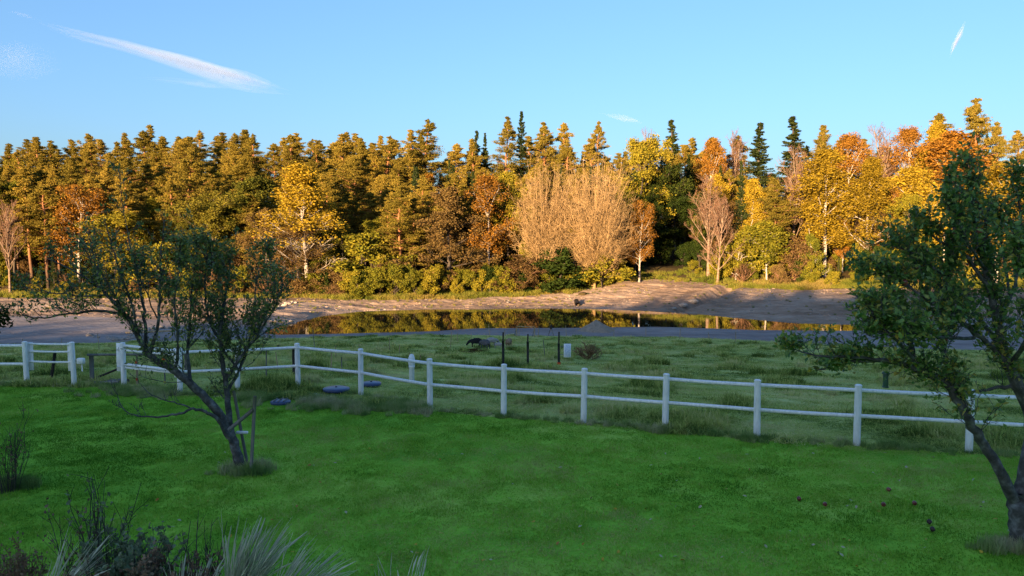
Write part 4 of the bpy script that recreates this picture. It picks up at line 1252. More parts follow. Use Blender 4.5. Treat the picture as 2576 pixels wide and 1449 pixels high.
# rocks along the dirt track and by the inlet
def rock_mesh(seed):
    rng = np.random.default_rng(seed)
    n, rows = 10, 6; V = []
    ph = rng.uniform(0, 6, 6)
    for k in range(rows):
        f = math.pi * (k + .12) / (rows - .76)
        for i in range(n):
            a = i * 2 * math.pi / n
            r = 1 + .22 * math.sin(2 * a + ph[0]) + .15 * math.sin(3 * a + ph[1] + f) + rng.normal(0, .06)
            V.append((r * math.sin(f) * math.cos(a), r * math.sin(f) * math.sin(a) * .8, .62 * math.cos(f) * (1 + .15 * math.sin(a + ph[2]))))
    Q = [[k * n + i, (k + 1) * n + i, (k + 1) * n + (i + 1) % n, k * n + (i + 1) % n] for k in range(rows - 1) for i in range(n)]
    return mesh_quads('rock', np.array(V), np.array(Q))
M['rock'] = grainy('field_stone', [(.16, .14, .125), (.27, .235, .2), (.38, .33, .28)], 1.5, .9, .2, .5, .08)
rocks = [rock_mesh(s) for s in range(300, 306)]
for r in rocks: r.materials.append(M['rock'])
def rock_row(pts, n, size, label, group, seed):
    rng = np.random.default_rng(seed)
    pts = np.array(pts, float)
    for t in np.linspace(0, len(pts) - 1.001, n):
        i = int(t); f = t - i
        q = pts[i] * (1 - f) + pts[i + 1] * f + rng.normal(0, 2.0, 2) * [2, .5]
        p = hit(q[0], q[1])
        s = size * rng.uniform(.6, 1.3)
        o = link('rock', rocks[rng.integers(0, 6)], loc=(p[0], p[1], p[2] + s * .2))
        o.scale = (s * rng.uniform(.9, 1.4), s, s * rng.uniform(.7, 1.1)); o.rotation_euler = (rng.normal(0, .2), rng.normal(0, .2), rng.uniform(0, 6))
        tag(o, label, 'rock', group)
rock_row([(330, 838), (425, 825)], 12, .42, 'pale rock in the row edging the plank beside the dirt track', 'rocks along the plank', 1)
rock_row([(225, 846), (300, 856), (350, 850)], 13, .36, 'pale rock in the loose pile at the pasture corner', 'rocks at the pasture corner', 2)
rock_row([(560, 812), (650, 808), (740, 812)], 16, .34, 'small pale rock in the row leading to the pond tip', 'rocks by the pond tip', 3)
rock_row([(690, 778), (725, 764), (745, 762)], 8, .45, 'pale rock beside the golden-topped tree on the far shore', 'rocks below the golden-topped tree', 4)
o = hit(378, 836)
tag(link('plank', MB().add(*box(5.2, .10, .22, (0, -.3, .1), .02)).mesh('plank'), M['pale_wood'], loc=tuple(o)), 'long pale plank lying along a row of rocks', 'plank').rotation_euler = (0, 0, .32)
# soil clod on the far bank, pipe outlet in the bank
p = hit(1466, 742)
o = tag(link('soil_clod', rock_mesh(320), M['duff'], loc=(p[0], p[1], p[2] + .15)), 'lump of earth lying on the far bank below the leafless pair', 'soil clod'); o.scale = (.9, .7, .55)
p = hit(1452, 768)
t = thing('drain_pipe', 'dark drain pipe end sticking out of the far shore', 'pipe', tuple(p + [0, 0, .25]))
link('pipe_shell', MB().add(*tubes(np.array([[[0, -.7, .0], [0, .2, .1], [0, 1.8, .3]]]), np.array([[.42, .42, .42]]), 14)).mesh('pipe_shell', True), M['black'], t)
link('collar', MB().add(*tubes(np.array([[[0, -.72, .0], [0, -.6, .01]]]), np.array([[.47, .47]]), 14)).mesh('collar', True), M['dark_wood'], t)
for k, (px, py, sx) in enumerate([(1716, 770, 1.0), (1742, 760, .9), (1695, 778, .6)]):
    p = hit(px, py)
    o = tag(link('rock', rocks[k], loc=(p[0], p[1], p[2] + .1)), ['dark rock in the gully on the sandy slope', 'dark upper rock at the head of the gully', 'small low rock where the gully meets the pond'][k], 'rock')
    o.scale = (sx, sx * .8, sx * .7)

# ------------------------------------------------------------------ grass
def blade_mesh(name, n, radius, hmin, hmax, width, lean, seed, mat, curl=.35, round_patch=True):
    """a patch of separate bent blades, two quads each"""
    rng = np.random.default_rng(seed)
    a = rng.uniform(0, 2 * math.pi, n); r = radius * np.sqrt(rng.uniform(0, 1, n))
    if not round_patch:
        x = rng.uniform(-radius, radius, n); y = rng.uniform(-radius, radius, n)
    else:
        x = r * np.cos(a); y = r * np.sin(a)
    h = rng.uniform(hmin, hmax, n)
    la = rng.uniform(0, 2 * math.pi, n); ll = np.abs(rng.normal(0, lean, n)) * h
    lx = np.cos(la) * ll; ly = np.sin(la) * ll
    wa = rng.uniform(0, 2 * math.pi, n); w = width * rng.uniform(.6, 1.3, n)
    wx = np.cos(wa) * w / 2; wy = np.sin(wa) * w / 2
    base = np.stack([x, y, np.full(n, -.01)], -1); W = np.stack([wx, wy, 0 * wx], -1)
    mid = base + np.stack([lx * curl, ly * curl, h * .6], -1)
    tip = base + np.stack([lx, ly, h * np.sqrt(np.maximum(.15, 1 - (ll / np.maximum(h, 1e-6)) ** 2 * .5))], -1)
    V = np.stack([base - W, base + W, mid + W * .8, mid - W * .8, tip + W * .15, tip - W * .15], 1).reshape(-1, 3)
    k = np.arange(n)[:, None] * 6
    Q = np.concatenate([k + [0, 1, 2, 3], k + [3, 2, 4, 5]], 0)
    me = mesh_quads(name, V, Q); me.materials.append(mat)
    return me

def grass_mat(name, cols, big=.22, mid=1.3, transl=.3, isl=.3, lift_normals=False):
    """blade colour by where it grows (patches of moss, lush and worn turf) and blade by blade"""
    m, nt, out = new_mat(name)
    g = nt.nodes.new('ShaderNodeNewGeometry')
    a = noise(nt, g.outputs['Position'], big, 3); b = noise(nt, g.outputs['Position'], mid, 3)
    f = math_node(nt, 'MULTIPLY_ADD', math_node(nt, 'SUBTRACT', a, .5), 2.3, .5 - isl / 2)
    f = math_node(nt, 'MULTIPLY_ADD', math_node(nt, 'SUBTRACT', b, .5), 1.7, f)
    f = math_node(nt, 'MULTIPLY_ADD', g.outputs['Random Per Island'], isl, f, clamp=True)
    c = ramp(nt, f, cols)
    d = nt.nodes.new('ShaderNodeBsdfDiffuse'); nt.links.new(c, d.inputs['Color'])
    t = nt.nodes.new('ShaderNodeBsdfTranslucent'); nt.links.new(c, t.inputs['Color'])
    if lift_normals:                                    # shading normals bent upward so the blades take more sky light
        va = nt.nodes.new('ShaderNodeVectorMath'); va.operation = 'MULTIPLY_ADD'
        va.inputs[1].default_value = (.45, .45, .45); va.inputs[2].default_value = (0, 0, .8)
        nt.links.new(g.outputs['Normal'], va.inputs[0])
        vn = nt.nodes.new('ShaderNodeVectorMath'); vn.operation = 'NORMALIZE'
        nt.links.new(va.outputs[0], vn.inputs[0]); nt.links.new(vn.outputs[0], d.inputs['Normal'])
    mx = nt.nodes.new('ShaderNodeMixShader'); mx.inputs[0].default_value = transl
    nt.links.new(d.outputs[0], mx.inputs[1]); nt.links.new(t.outputs[0], mx.inputs[2])
    nt.links.new(mx.outputs[0], out.inputs['Surface'])
    return m

M['lawn_blade'] = grass_mat('lawn_blades', [(.09, .25, .02), (.20, .44, .035), (.30, .50, .05), (.46, .50, .14)], transl=.25, isl=.75, lift_normals=True)
M['field_blade'] = grass_mat('pasture_blades', [(.10, .16, .03), (.36, .45, .09), (.58, .60, .17), (.70, .64, .28)], .15, .6, transl=.25, isl=.75, lift_normals=True)
M['dry_blade'] = grass_mat('dry_blades', [(.16, .13, .06), (.28, .23, .12), (.40, .35, .22)], .4, 2)
M['rough_blade'] = grass_mat('rough_grass_blades', [(.11, .19, .05), (.20, .30, .08), (.31, .36, .14), (.44, .41, .24)], .5, 2)
M['bank_blade'] = grass_mat('bank_grass_blades', [(.10, .13, .02), (.20, .20, .035), (.32, .24, .07)], .1, .5)
M['pale_blade'] = grass_mat('bleached_grass_blades', [(.46, .47, .32), (.66, .65, .50), (.80, .78, .64)], 1, 3, .3, .6)

def lawn_edge(x):
    return ceval(K_LAWN, x)[0]

def turf():
    rng = np.random.default_rng(40)
    protos = [blade_mesh('lawn_tuft', 40, .2, .015, .05, .010, 1.7, 400 + k, M['lawn_blade']) for k in range(5)]
    P, S, Rr, I = [], [], [], []
    n = 20000
    Y = np.sqrt(rng.uniform(8.6 ** 2, 23.2 ** 2, n)); X = rng.uniform(-.70, .70, n) * Y
    ok = Y < lawn_edge(X) + .02
    X, Y = X[ok], Y[ok]
    Z = zfun(X, Y)
    sc = rng.uniform(.8, 1.25, len(X))
    hz = sc * (1 + .35 * fbm(X, Y, .8, 3)) * rng.uniform(.8, 1.2, len(X))
    scatter('lawn_grass', np.stack([X, Y, Z], -1), np.stack([0 * X, 0 * X, rng.uniform(0, 6.28, len(X))], -1), np.stack([sc, sc, np.clip(hz, .5, 2.2)], -1), rng.integers(0, 5, len(X)), protos)
    # pasture: longer, uneven, in tussocks
    protos = [blade_mesh('pasture_tuft', 46, .34, .03, .11, .018, 1.8, 420 + k, M['field_blade']) for k in range(4)]
    protos += [blade_mesh('tussock', 110, .24, .10, .24, .020, 1.4, 430 + k, M['field_blade']) for k in range(2)]
    n = 24000
    u = rng.uniform(0, 1, n)
    Y = 15.5 * (92 / 15.5) ** u; X = rng.uniform(-.70, .70, n) * Y
    y1 = ceval(K_FIELD, X)[0]
    ok = (Y > lawn_edge(X)) & (Y < y1 + .1)
    X, Y = X[ok], Y[ok]; Z = zfun(X, Y)
    f = fbm(X, Y, 1.6, 5) + .6 * fbm(X, Y, .6, 2)
    sc = rng.uniform(.8, 1.3, len(X)) * np.clip(Y / 32, .9, 2.4)
    hz = rng.uniform(.8, 1.2, len(X)) * np.clip(1.0 + .75 * f, .35, 2.0) * np.clip(45 / Y, .75, 1.0) * np.clip(Y / 34, .62, 1.0)
    idx = np.where(f + rng.normal(0, .3, len(X)) > 1.0, rng.integers(4, 6, len(X)), rng.integers(0, 4, len(X)))
    scatter('pasture_grass', np.stack([X, Y, Z], -1), np.stack([0 * X, 0 * X, rng.uniform(0, 6.28, len(X))], -1), np.stack([sc, sc, hz], -1), idx, protos)
    # unmown strip along the fence and round the lids
    protos = [blade_mesh('rough_tuft', 130, .20, .10, .32, .010, .55, 440 + k, M['rough_blade']) for k in range(4)]
    P, S, I = [], [], []
    for i in range(len(POSTS) - 1):
        a, b = POSTS[i], POSTS[i + 1]
        m = 26
        for t in rng.uniform(0, 1, m):
            q = a * (1 - t) + b * t + np.array([0, rng.normal(-.02, .12), 0])
            P.append((q[0], q[1], gz(q[0], q[1]))); S.append(rng.uniform(.3, .62)); I.append(rng.integers(0, 4))
    for _ in range(420):
        px = rng.uniform(600, 1075); t = (px - 600) / 475
        yc = 1006 + 26 * t + rng.normal(0, 9)
        q = fence_spot(px, yc)
        if any((q[0] - a) ** 2 + (q[1] - b) ** 2 < r * r for a, b, r in LID_SPOTS): continue
        P.append((q[0], q[1], gz(q[0], q[1]))); S.append(rng.uniform(.35, .8)); I.append(rng.integers(0, 4))
    for px, py, m, rad in [(620, 1190, 44, .40), (2565, 1395, 40, .38), (15, 1235, 44, .4), (310, 985, 40, .9), (390, 992, 60, .8), (1655, 1086, 14, .25), (1880, 1105, 16, .3), (2220, 1128, 14, .3), (90, 972, 14, .3)]:
        c = fence_spot(px, py)
        for _ in range(m):
            q = c + np.array([rng.normal(0, rad * .6), rng.normal(0, rad * .35), 0])
            P.append((q[0], q[1], gz(q[0], q[1]))); S.append(rng.uniform(.4, .8)); I.append(rng.integers(0, 4))
    P = np.array(P); S = np.array(S)
    scatter('rough_grass', P, np.stack([0 * S, 0 * S, rng.uniform(0, 6.28, len(S))], -1), np.stack([S, S, S * rng.uniform(.7, 1.2, len(S))], -1), I, protos)
    # grass at the foot of the wood
    protos = [blade_mesh('bank_tuft', 90, .5, .25, .8, .035, .5, 450 + k, M['bank_blade']) for k in range(4)]
    n = 5200
    X = rng.uniform(-105, 110, n); yb = ceval(K_BANK, X)[0]
    Y = yb + np.abs(rng.normal(0, 3.2, n)) - .8 + fbm(X, 0 * X, 3, 1) * .8
    ok = rng.uniform(0, 1, n) < np.where((X > 8) & (X < 40) & (Y < yb + 4), .35, 1.0)
    X, Y = X[ok], Y[ok]; sc = rng.uniform(.6, 1.3, len(X))
    scatter('bank_grass', np.stack([X, Y, zfun(X, Y)], -1), np.stack([0 * X, 0 * X, rng.uniform(0, 6.28, len(X))], -1), np.stack([sc, sc, sc * rng.uniform(.5, 1.1, len(X))], -1), rng.integers(0, 4, len(X)), protos)
def litter():
    rng = np.random.default_rng(46)
    protos = []
    for k in range(4):
        me = rock_mesh(330 + k); me.materials.append(M['sand'] if k < 3 else M['rock']); protos.append(me)
    n = 5200
    X = rng.uniform(-75, 75, n); a = ceval(K_FAR, X)[0]; b = ceval(K_BANK, X)[0]
    Y = a + .6 + (b - a - .6) * rng.uniform(0, 1, n)
    d = fbm(X, Y, 3.0, 2) + .5 * fbm(X, Y, .9, 1)
    ok = d + rng.normal(0, .5, n) > .35
    X, Y = X[ok], Y[ok]
    s_ = .05 + .16 * rng.uniform(0, 1, len(X)) ** 3
    scatter('soil_clods', np.stack([X, Y, zfun(X, Y)], -1), np.stack([0 * X, 0 * X, rng.uniform(0, 6.28, len(X))], -1), np.stack([s_ * 1.3, s_, s_ * .8], -1), rng.integers(0, 4, len(X)), protos)
    protos = [blade_mesh('weed_tuft', 40, .25, .1, .4, .03, .6, 470 + k, M['bank_blade']) for k in range(3)]
    n = 700
    X = rng.uniform(-75, 75, n); a = ceval(K_FAR, X)[0]; b = ceval(K_BANK, X)[0]
    Y = a + .6 + (b - a - .6) * (1 - rng.uniform(0, 1, n) ** 2.4 * .9)
    s_ = rng.uniform(.4, 1.1, n)
    scatter('shore_weeds', np.stack([X, Y, zfun(X, Y)], -1), np.stack([0 * X, 0 * X, rng.uniform(0, 6.28, n)], -1), np.stack([s_, s_, s_], -1), rng.integers(0, 3, n), protos)
litter()
LID_SPOTS = [(o.location.x, o.location.y, .5) for o in COL.objects if o.name.startswith('tank_lid')]
turf()

# ------------------------------------------------------------------ apple trees
M['apple_leaf'] = foliage('apple_leaves', [(.055, .12, .03), (.10, .20, .045), (.19, .28, .06), (.44, .34, .05, .985)], .25, .75, 1.6, gloss=.3, obj=0.0)
M['apple_leaf_thin'] = foliage('thin_apple_leaves', [(.06, .10, .032), (.115, .175, .055), (.20, .25, .06), (.42, .33, .05, .97)], .25, .75, 1.6, gloss=.3, obj=0.0)
M['apple_fruit'] = grainy('red_apple_skin', [(.09, .02, .02), (.17, .035, .03), (.24, .08, .04)], 6, .35, .5, 0)

def leaf_mesh(name, seed, mat):
    """one apple leaf: pointed oval, folded on its midrib"""
    n = 5
    t = np.linspace(0, 1, n)
    w = np.sin(math.pi * t ** .8) * .27
    z = -.12 * t * t
    V = []
    for k in range(n):
        V += [(t[k], -w[k], z[k] + .10 * w[k]), (t[k], 0, z[k] - .03), (t[k], w[k], z[k] + .10 * w[k])]
    Q = []
    for k in range(n - 1):
        a = k * 3
        Q += [[a, a + 3, a + 4, a + 1], [a + 1, a + 4, a + 5, a + 2]]
    me = mesh_quads(name, np.array(V), np.array(Q), True); me.materials.append(mat)
    return me

def apple_leaves(C, D, size, rng):
    """leaves as two folded quads along D"""
    N = len(C)
    a = norm(D + rng.normal(0, .75, (N, 3)))
    r = rng.normal(0, .7, (N, 3)); r[:, 2] += 1.0
    b = norm(np.cross(r, a)); nr = norm(np.cross(a, b))
    s = (size * rng.uniform(.6, 1.3, N))[:, None]
    p0 = C; p1 = C + a * s * .5 - nr * s * .03; p2 = C + a * s - nr * s * .12
    l = C + a * s * .45 + b * s * .27 + nr * s * .07; r_ = C + a * s * .45 - b * s * .27 + nr * s * .07
    V = np.stack([p0, l, p2, p1, r_], 1).reshape(-1, 3)
    k = np.arange(N)[:, None] * 5
    Q = np.concatenate([k + [0, 3, 2, 1], k + [0, 4, 2, 3]], 0)
    return V, Q, a, nr, s[:, 0]

def apple_tree(label, Y0, base_px, limbs, leaf_mat, seed, spur, leafn, lsize, twig_len, leafy):
    rng = np.random.default_rng(seed)
    base = fence_spot(*base_px)
    t = thing('apple_tree', label, 'tree', tuple(base))
    wood = MB(); tw = MB(); trunk = MB()
    spots, dirs, wts = [], [], []
    for li, (kind, pts) in enumerate(limbs):
        W = []
        for p in pts:
            w = at(p[0], p[1], base[1] + p[2]); W.append(np.append(w - base, p[3]))
        n = max(6, len(pts) * 4)
        S = smooth_path(W, n)
        S[1:-1, :3] += rng.normal(0, .008, (n - 2, 3))
        P, R = S[None, :, :3], np.maximum(S[None, :, 3], .005)
        if kind == 'T':
            P[0, 0, 2] = -.3
            trunk.add(*tubes(P, R * (1 + .06 * rng.normal(0, 1, R.shape)), 10)); continue
        wood.add(*tubes(P, R, 8))
        seg = np.linalg.norm(np.diff(P[0], axis=0), axis=1).sum()
        m = max(3, int(seg * (spur if kind == 'L' else spur * .55 if kind == 'S' else 5)))
        S2, D2, L2, _, s2 = spawn(P, np.array([1.0]), m, .22 if kind != 'B' else .1, 1.0, 55, 1.0, rng, .55 if kind != 'B' else .1)
        L2 = twig_len * rng.uniform(.35, 1.35, m) * (1.08 - .6 * s2) * (1 if kind == 'L' else .7 if kind == 'S' else .5)
        B2 = grow(S2, D2, L2, 6, .10, .16, rng)
        tw.add(*tubes(B2, np.linspace(1, .4, 6)[None] * (.003 + .006 * L2[:, None]), 4))
        S3, D3, L3, _, _ = spawn(B2, L2, 4, .2, 1.0, 50, .5, rng, .25)
        B3 = grow(S3, D3, np.maximum(L3, .05), 4, .08, .16, rng)
        tw.add(*tubes(B3, np.tile(np.linspace(.005, .002, 4), (len(B3), 1)), 3))
        if kind == 'B': continue
        for B in (B2[:, 2:], B3[:, 1:]):
            spots.append(B.reshape(-1, 3)); d = norm(np.gradient(B, axis=1)); dirs.append(d.reshape(-1, 3))
            wts.append(np.full(B.shape[0] * B.shape[1], leafy(pts, kind)))
    link('trunk', trunk.mesh('trunk', True), M['applebark'], t)
    link('limb', wood.mesh('limb', True), M['applebark'], t)
    tag(link('twigs', tw.mesh('twigs', True), M['applebark'], t), kind='stuff')
    C = np.concatenate(spots); D = np.concatenate(dirs); w = np.concatenate(wts)
    pick = rng.choice(len(C), leafn, p=w / w.sum())
    C = C[pick] + rng.normal(0, .035, (leafn, 3)); D = D[pick] * .6 + rng.normal(0, .5, (leafn, 3)) * [1, 1, .3]
    V, Q, a, nr, s = apple_leaves(C, D, lsize, rng)
    # the outermost leaves towards the open lawn are parts of their own
    order = np.argsort(C[:, 1] + rng.normal(0, .1, leafn))
    own = order[:230]
    keep = np.ones(leafn, bool); keep[own] = False
    Vr = V.reshape(-1, 5, 3)[keep].reshape(-1, 3); k = np.arange(keep.sum())[:, None] * 5
    crown = tag(link('crown', mesh_quads('crown', Vr, np.concatenate([k + [0, 3, 2, 1], k + [0, 4, 2, 3]], 0)), leaf_mat, t), kind='stuff')
    lm = leaf_mesh('leaf', 1, leaf_mat)
    for i in own:
        o = link('leaf', lm, parent=crown, loc=tuple(C[i]))
        m = Matrix((a[i], np.cross(nr[i], a[i]), nr[i])).transposed()
        o.rotation_euler = m.to_euler(); o.scale = (s[i], s[i], s[i])
    return t, C + base

LT = [('T', [(610, 1190, 0, .105), (597, 1140, 0, .088), (583, 1100, 0, .084), (575, 1080, 0, .06)]),
      ('L', [(580, 1098, 0, .085), (548, 1035, -.1, .078), (500, 985, -.2, .072), (455, 945, -.3, .066), (415, 920, -.3, .060), (375, 893, -.3, .052), (350, 850, -.4, .046), (325, 805, -.4, .040), (300, 775, -.4, .033), (262, 735, -.3, .026), (200, 690, -.2, .018), (120, 650, 0, .010)]),
      ('L', [(312, 790, -.4, .026), (240, 782, -.5, .022), (170, 790, -.6, .017), (95, 800, -.6, .011), (20, 785, -.6, .006)]),
      ('L', [(270, 740, -.3, .018), (210, 745, -.1, .014), (130, 735, .1, .010), (40, 720, .2, .006)]),
      ('S', [(368, 880, -.3, .034), (366, 820, -.2, .030), (358, 750, -.1, .025), (342, 680, 0, .017), (322, 600, .1, .010), (308, 510, .1, .006), (298, 420, .1, .003)]),
      ('S', [(378, 893, -.3, .032), (396, 820, -.5, .028), (402, 740, -.6, .022), (405, 650, -.6, .015), (410, 590, -.6, .009), (414, 540, -.6, .005)]),
      ('S', [(350, 850, -.4, .022), (330, 760, -.7, .018), (295, 660, -.8, .012), (265, 560, -.8, .007)]),
      ('L', [(262, 735, -.3, .014), (238, 660, -.1, .010), (225, 600, 0, .005)]),
      ('L', [(325, 805, -.4, .016), (262, 700, -.8, .011), (215, 630, -.9, .006)]),
      ('L', [(395, 800, -.5, .014), (360, 720, -.9, .010), (340, 640, -1.0, .006)]),
      ('L', [(480, 968, -.2, .036), (472, 900, .1, .030), (476, 830, .2, .024), (482, 740, .3, .017), (490, 650, .3, .010), (498, 595, .3, .006)]),
      ('L', [(440, 935, -.3, .03), (448, 860, -.6, .024), (440, 770, -.8, .017), (450, 680, -.8, .010), (455, 620, -.8, .006)]),
      ('L', [(584, 1105, .1, .066), (575, 1045, .2, .060), (571, 985, .3, .054), (563, 930, .3, .048), (556, 860, .3, .040), (560, 780, .3, .030), (575, 700, .3, .019), (582, 620, .3, .010)]),
      ('L', [(567, 955, .3, .034), (612, 890, .3, .028), (650, 840, .2, .021), (690, 775, .1, .014), (712, 700, .1, .007)]),
      ('L', [(571, 985, .3, .032), (602, 930, .5, .027), (630, 850, .6, .021), (640, 750, .7, .014), (652, 655, .7, .007)]),
      ('L', [(556, 860, .3, .028), (525, 800, .2, .022), (516, 700, .1, .014), (530, 612, .1, .007)]),
      ('L', [(600, 930, .5, .022), (560, 870, .8, .018), (545, 760, .9, .012), (560, 650, .9, .006)]),
      ('L', [(630, 850, .6, .016), (670, 790, .8, .012), (690, 700, .9, .008), (680, 640, .9, .005)]),
      ('B', [(583, 1112, -.05, .045), (552, 1060, -.2, .036), (525, 1040, -.3, .030), (492, 1030, -.4, .025), (450, 1040, -.5, .021), (400, 1049, -.5, .017), (345, 1046, -.5, .012), (312, 1030, -.5, .009), (290, 985, -.5, .006), (278, 950, -.5, .004)]),
      ('B', [(492, 1030, -.4, .014), (440, 1012, -.5, .012), (395, 1000, -.5, .009), (360, 975, -.5, .006), (345, 950, -.5, .004)])]
def leafyL(pts, kind):
    x = np.mean([p[0] for p in pts])
    return .4 if kind == 'S' else .5 if x < 330 else .7 if x < 430 else 1.15
appleL, leafL = apple_tree('spindly leaning apple tree with thin crown and propped trunk', 14.6, (607, 1186), LT, M['apple_leaf_thin'], 500, 17, 13000, .072, .72, leafyL)

RT = [('T', [(2575, 1402, 0, .175), (2569, 1335, 0, .150), (2562, 1268, 0, .140), (2562, 1240, 0, .12)]),
      ('L', [(2556, 1275, .0, .080), (2520, 1190, -.1, .072), (2480, 1125, -.1, .066), (2440, 1060, -.2, .062), (2405, 1000, -.2, .058), (2372, 958, -.2, .052), (2320, 935, -.3, .045), (2270, 915, -.3, .038), (2200, 908, -.3, .028), (2120, 915, -.3, .018), (2060, 930, -.3, .009)]),
      ('L', [(2300, 927, -.3, .036), (2292, 870, -.3, .030), (2262, 815, -.2, .024), (2250, 755, -.2, .017), (2250, 700, -.2, .009)]),
      ('S', [(2270, 915, -.3, .026), (2165, 900, -.4, .021), (2085, 898, -.5, .015), (2025, 888, -.5, .010), (1985, 872, -.5, .006)]),
      ('L', [(2405, 1000, -.2, .036), (2378, 900, .0, .030), (2368, 800, .1, .024), (2385, 700, .2, .016), (2405, 600, .2, .009)]),
      ('L', [(2330, 938, -.3, .026), (2260, 860, -.7, .02), (2210, 815, -.8, .014), (2190, 770, -.8, .008)]),
      ('L', [(2563, 1265, .1, .105), (2588, 1150, .1, .098), (2596, 1060, .2, .090), (2562, 970, .2, .082), (2530, 905, .2, .070), (2512, 820, .2, .056), (2490, 730, .2, .044), (2470, 640, .2, .030), (2450, 560, .2, .018), (2440, 490, .2, .009)]),
      ('L', [(2530, 905, .2, .040), (2460, 840, .1, .034), (2380, 785, .0, .027), (2320, 745, -.1, .019), (2270, 710, -.1, .011)]),
      ('L', [(2512, 820, .2, .036), (2556, 700, .4, .029), (2568, 600, .5, .018), (2562, 500, .5, .010), (2560, 430, .5, .005)]),
      ('L', [(2490, 730, .2, .030), (2425, 640, .2, .023), (2350, 600, .1, .015), (2310, 560, .1, .008)]),
      ('L', [(2470, 640, .2, .026), (2480, 560, -.1, .016), (2445, 480, -.2, .009), (2430, 420, -.2, .005)]),
      ('L', [(2596, 1060, .2, .045), (2690, 900, .1, .036), (2740, 750, 0, .026), (2760, 600, 0, .015)]),
      ('L', [(2540, 925, .2, .034), (2600, 820, -.6, .028), (2590, 700, -.9, .02), (2550, 600, -1.0, .012)]),
      ('L', [(2520, 870, .2, .034), (2440, 780, .8, .027), (2340, 700, 1.0, .018), (2270, 620, 1.0, .01)]),
      ('L', [(2380, 785, 0, .022), (2280, 790, .4, .017), (2220, 780, .5, .012), (2150, 775, .5, .007)]),
      ('L', [(2450, 850, .1, .026), (2380, 850, -.6, .02), (2280, 840, -.8, .014), (2200, 835, -.8, .008)]),
      ('L', [(2385, 700, .2, .016), (2310, 645, .1, .012), (2250, 620, .1, .007)]),
      ('L', [(2320, 745, -.1, .015), (2240, 695, -.2, .011), (2160, 685, -.2, .006)]),
      ('L', [(2425, 640, .2, .018), (2400, 540, .3, .012), (2388, 450, .3, .006)]),
      ('L', [(2480, 680, .2, .02), (2430, 600, -.5, .014), (2400, 510, -.6, .007)]),
      ('L', [(2540, 740, .3, .02), (2520, 620, .9, .014), (2500, 520, 1.0, .007)]),
      ('L', [(2400, 790, .0, .018), (2330, 700, .7, .013), (2290, 640, .8, .007)]),
      ('B', [(2560, 975, .2, .030), (2510, 975, .2, .024), (2450, 985, .1, .018), (2400, 985, .1, .010)])]
appleR, leafR = apple_tree('dense dark green apple tree with forked trunk beside the fence end', 10.8, (2572, 1392), RT, M['apple_leaf'], 501, 24, 19500, .080, .52, lambda p, k: .9 if k == 'S' else 1.0 if np.mean([q[1] for q in p]) > 620 else .75)

# props of the spindly apple tree
sp = fence_spot(632, 1196)
t = thing('tree_stake', 'upright grey support pole beside the spindly apple trunk', 'stake', tuple(sp))
link('pole', MB().add(*bar((-.02, 0, -.2), (.10, 0, 1.42), .032, 8)).mesh('pole', True), M['grey_wood'], t)
link('brace', MB().add(*bar((.07, -.02, 1.18), (-.36, -.08, .82), .035, 8)).mesh('brace', True), M['grey_wood'], t)
sp2 = fence_spot(628, 1178)
t = thing('tree_stake', 'grey support pole leaning across behind the spindly apple trunk', 'stake', tuple(sp2))
link('pole', MB().add(*bar((0, 0, -.2), (-.30, .1, 1.42), .03, 8)).mesh('pole', True), M['grey_wood'], t)
link('tie_strap', MB().add(*box(.22, .05, .05, (-.12, -.02, .66), .01)).mesh('tie_strap'), M['white'], t)

# bird feeder
fp = at(2228, 955, 10.5)
t = thing('bird_feeder', 'green tube bird feeder hanging from the dense apple tree', 'bird feeder', tuple(fp))
M['feeder'] = grainy('green_feeder_plastic', [(.03, .07, .065), (.05, .10, .09), (.07, .13, .12)], 5, .4, .4, 0)
link('tube', MB().add(*revolve([(.03, -.10), (.034, -.095), (.036, .07), (.034, .08)], 12)).mesh('tube', True), M['feeder'], t)
link('lid', MB().add(*revolve([(.05, .075), (.052, .09), (.04, .108), (.004, .115)], 12)).mesh('lid', True), M['feeder'], t)
link('tray', MB().add(*revolve([(.004, -.11), (.04, -.108), (.046, -.09), (.03, -.088)], 12)).mesh('tray', True), M['feeder'], t)
link('wire', MB().add(*bar((0, 0, .11), (0, 0, .26), .003, 4)).mesh('wire', True), M['black'], t)

# apples: windfalls on the lawn and a few still hanging
def apple_mesh(seed):
    r = [(.006, .033), (.02, .040), (.034, .034), (.041, .012), (.040, -.012), (.030, -.034), (.014, -.040), (.004, -.034)]
    me = MB().add(*revolve([(a, z) for a, z in r][::-1], 12)).mesh('apple', True); me.materials.append(M['apple_fruit'])
    return me
am = apple_mesh(1)
rot = grainy('rotten_apple_skin', [(.02, .014, .014), (.035, .024, .022), (.05, .034, .03)], 6, .6, .3, 0)
for px, py, lab in [(2235, 1241, 'red windfall apple on the lawn highest up towards the fence'), (2075, 1277, 'bright red windfall apple on the lawn paired with a darker one'), (2010, 1262, 'dark red windfall apple on the lawn near the bright red one'),
                    (2222, 1279, 'dull red windfall apple on the lawn'), (2300, 1277, 'small red windfall apple nearest the apple trunk'), (2337, 1330, 'black rotten windfall apple on the lawn'), (2345, 1350, 'second rotten windfall apple beside the black one')]:
    p = fence_spot(px, py)
    o = link('fallen_apple', am, loc=(p[0], p[1], gz(p[0], p[1]) + .05))
    o.rotation_euler = (random.uniform(0, 3), random.uniform(0, 3), 0); o.scale = (.85,) * 3
    if 'rotten' in lab:
        o.material_slots[0].link = 'OBJECT'; o.material_slots[0].material = rot
    tag(o, lab, 'apple')
rr = np.random.default_rng(61)
low = leafR[(leafR[:, 2] < leafR[:, 2].max() - 1.2)]
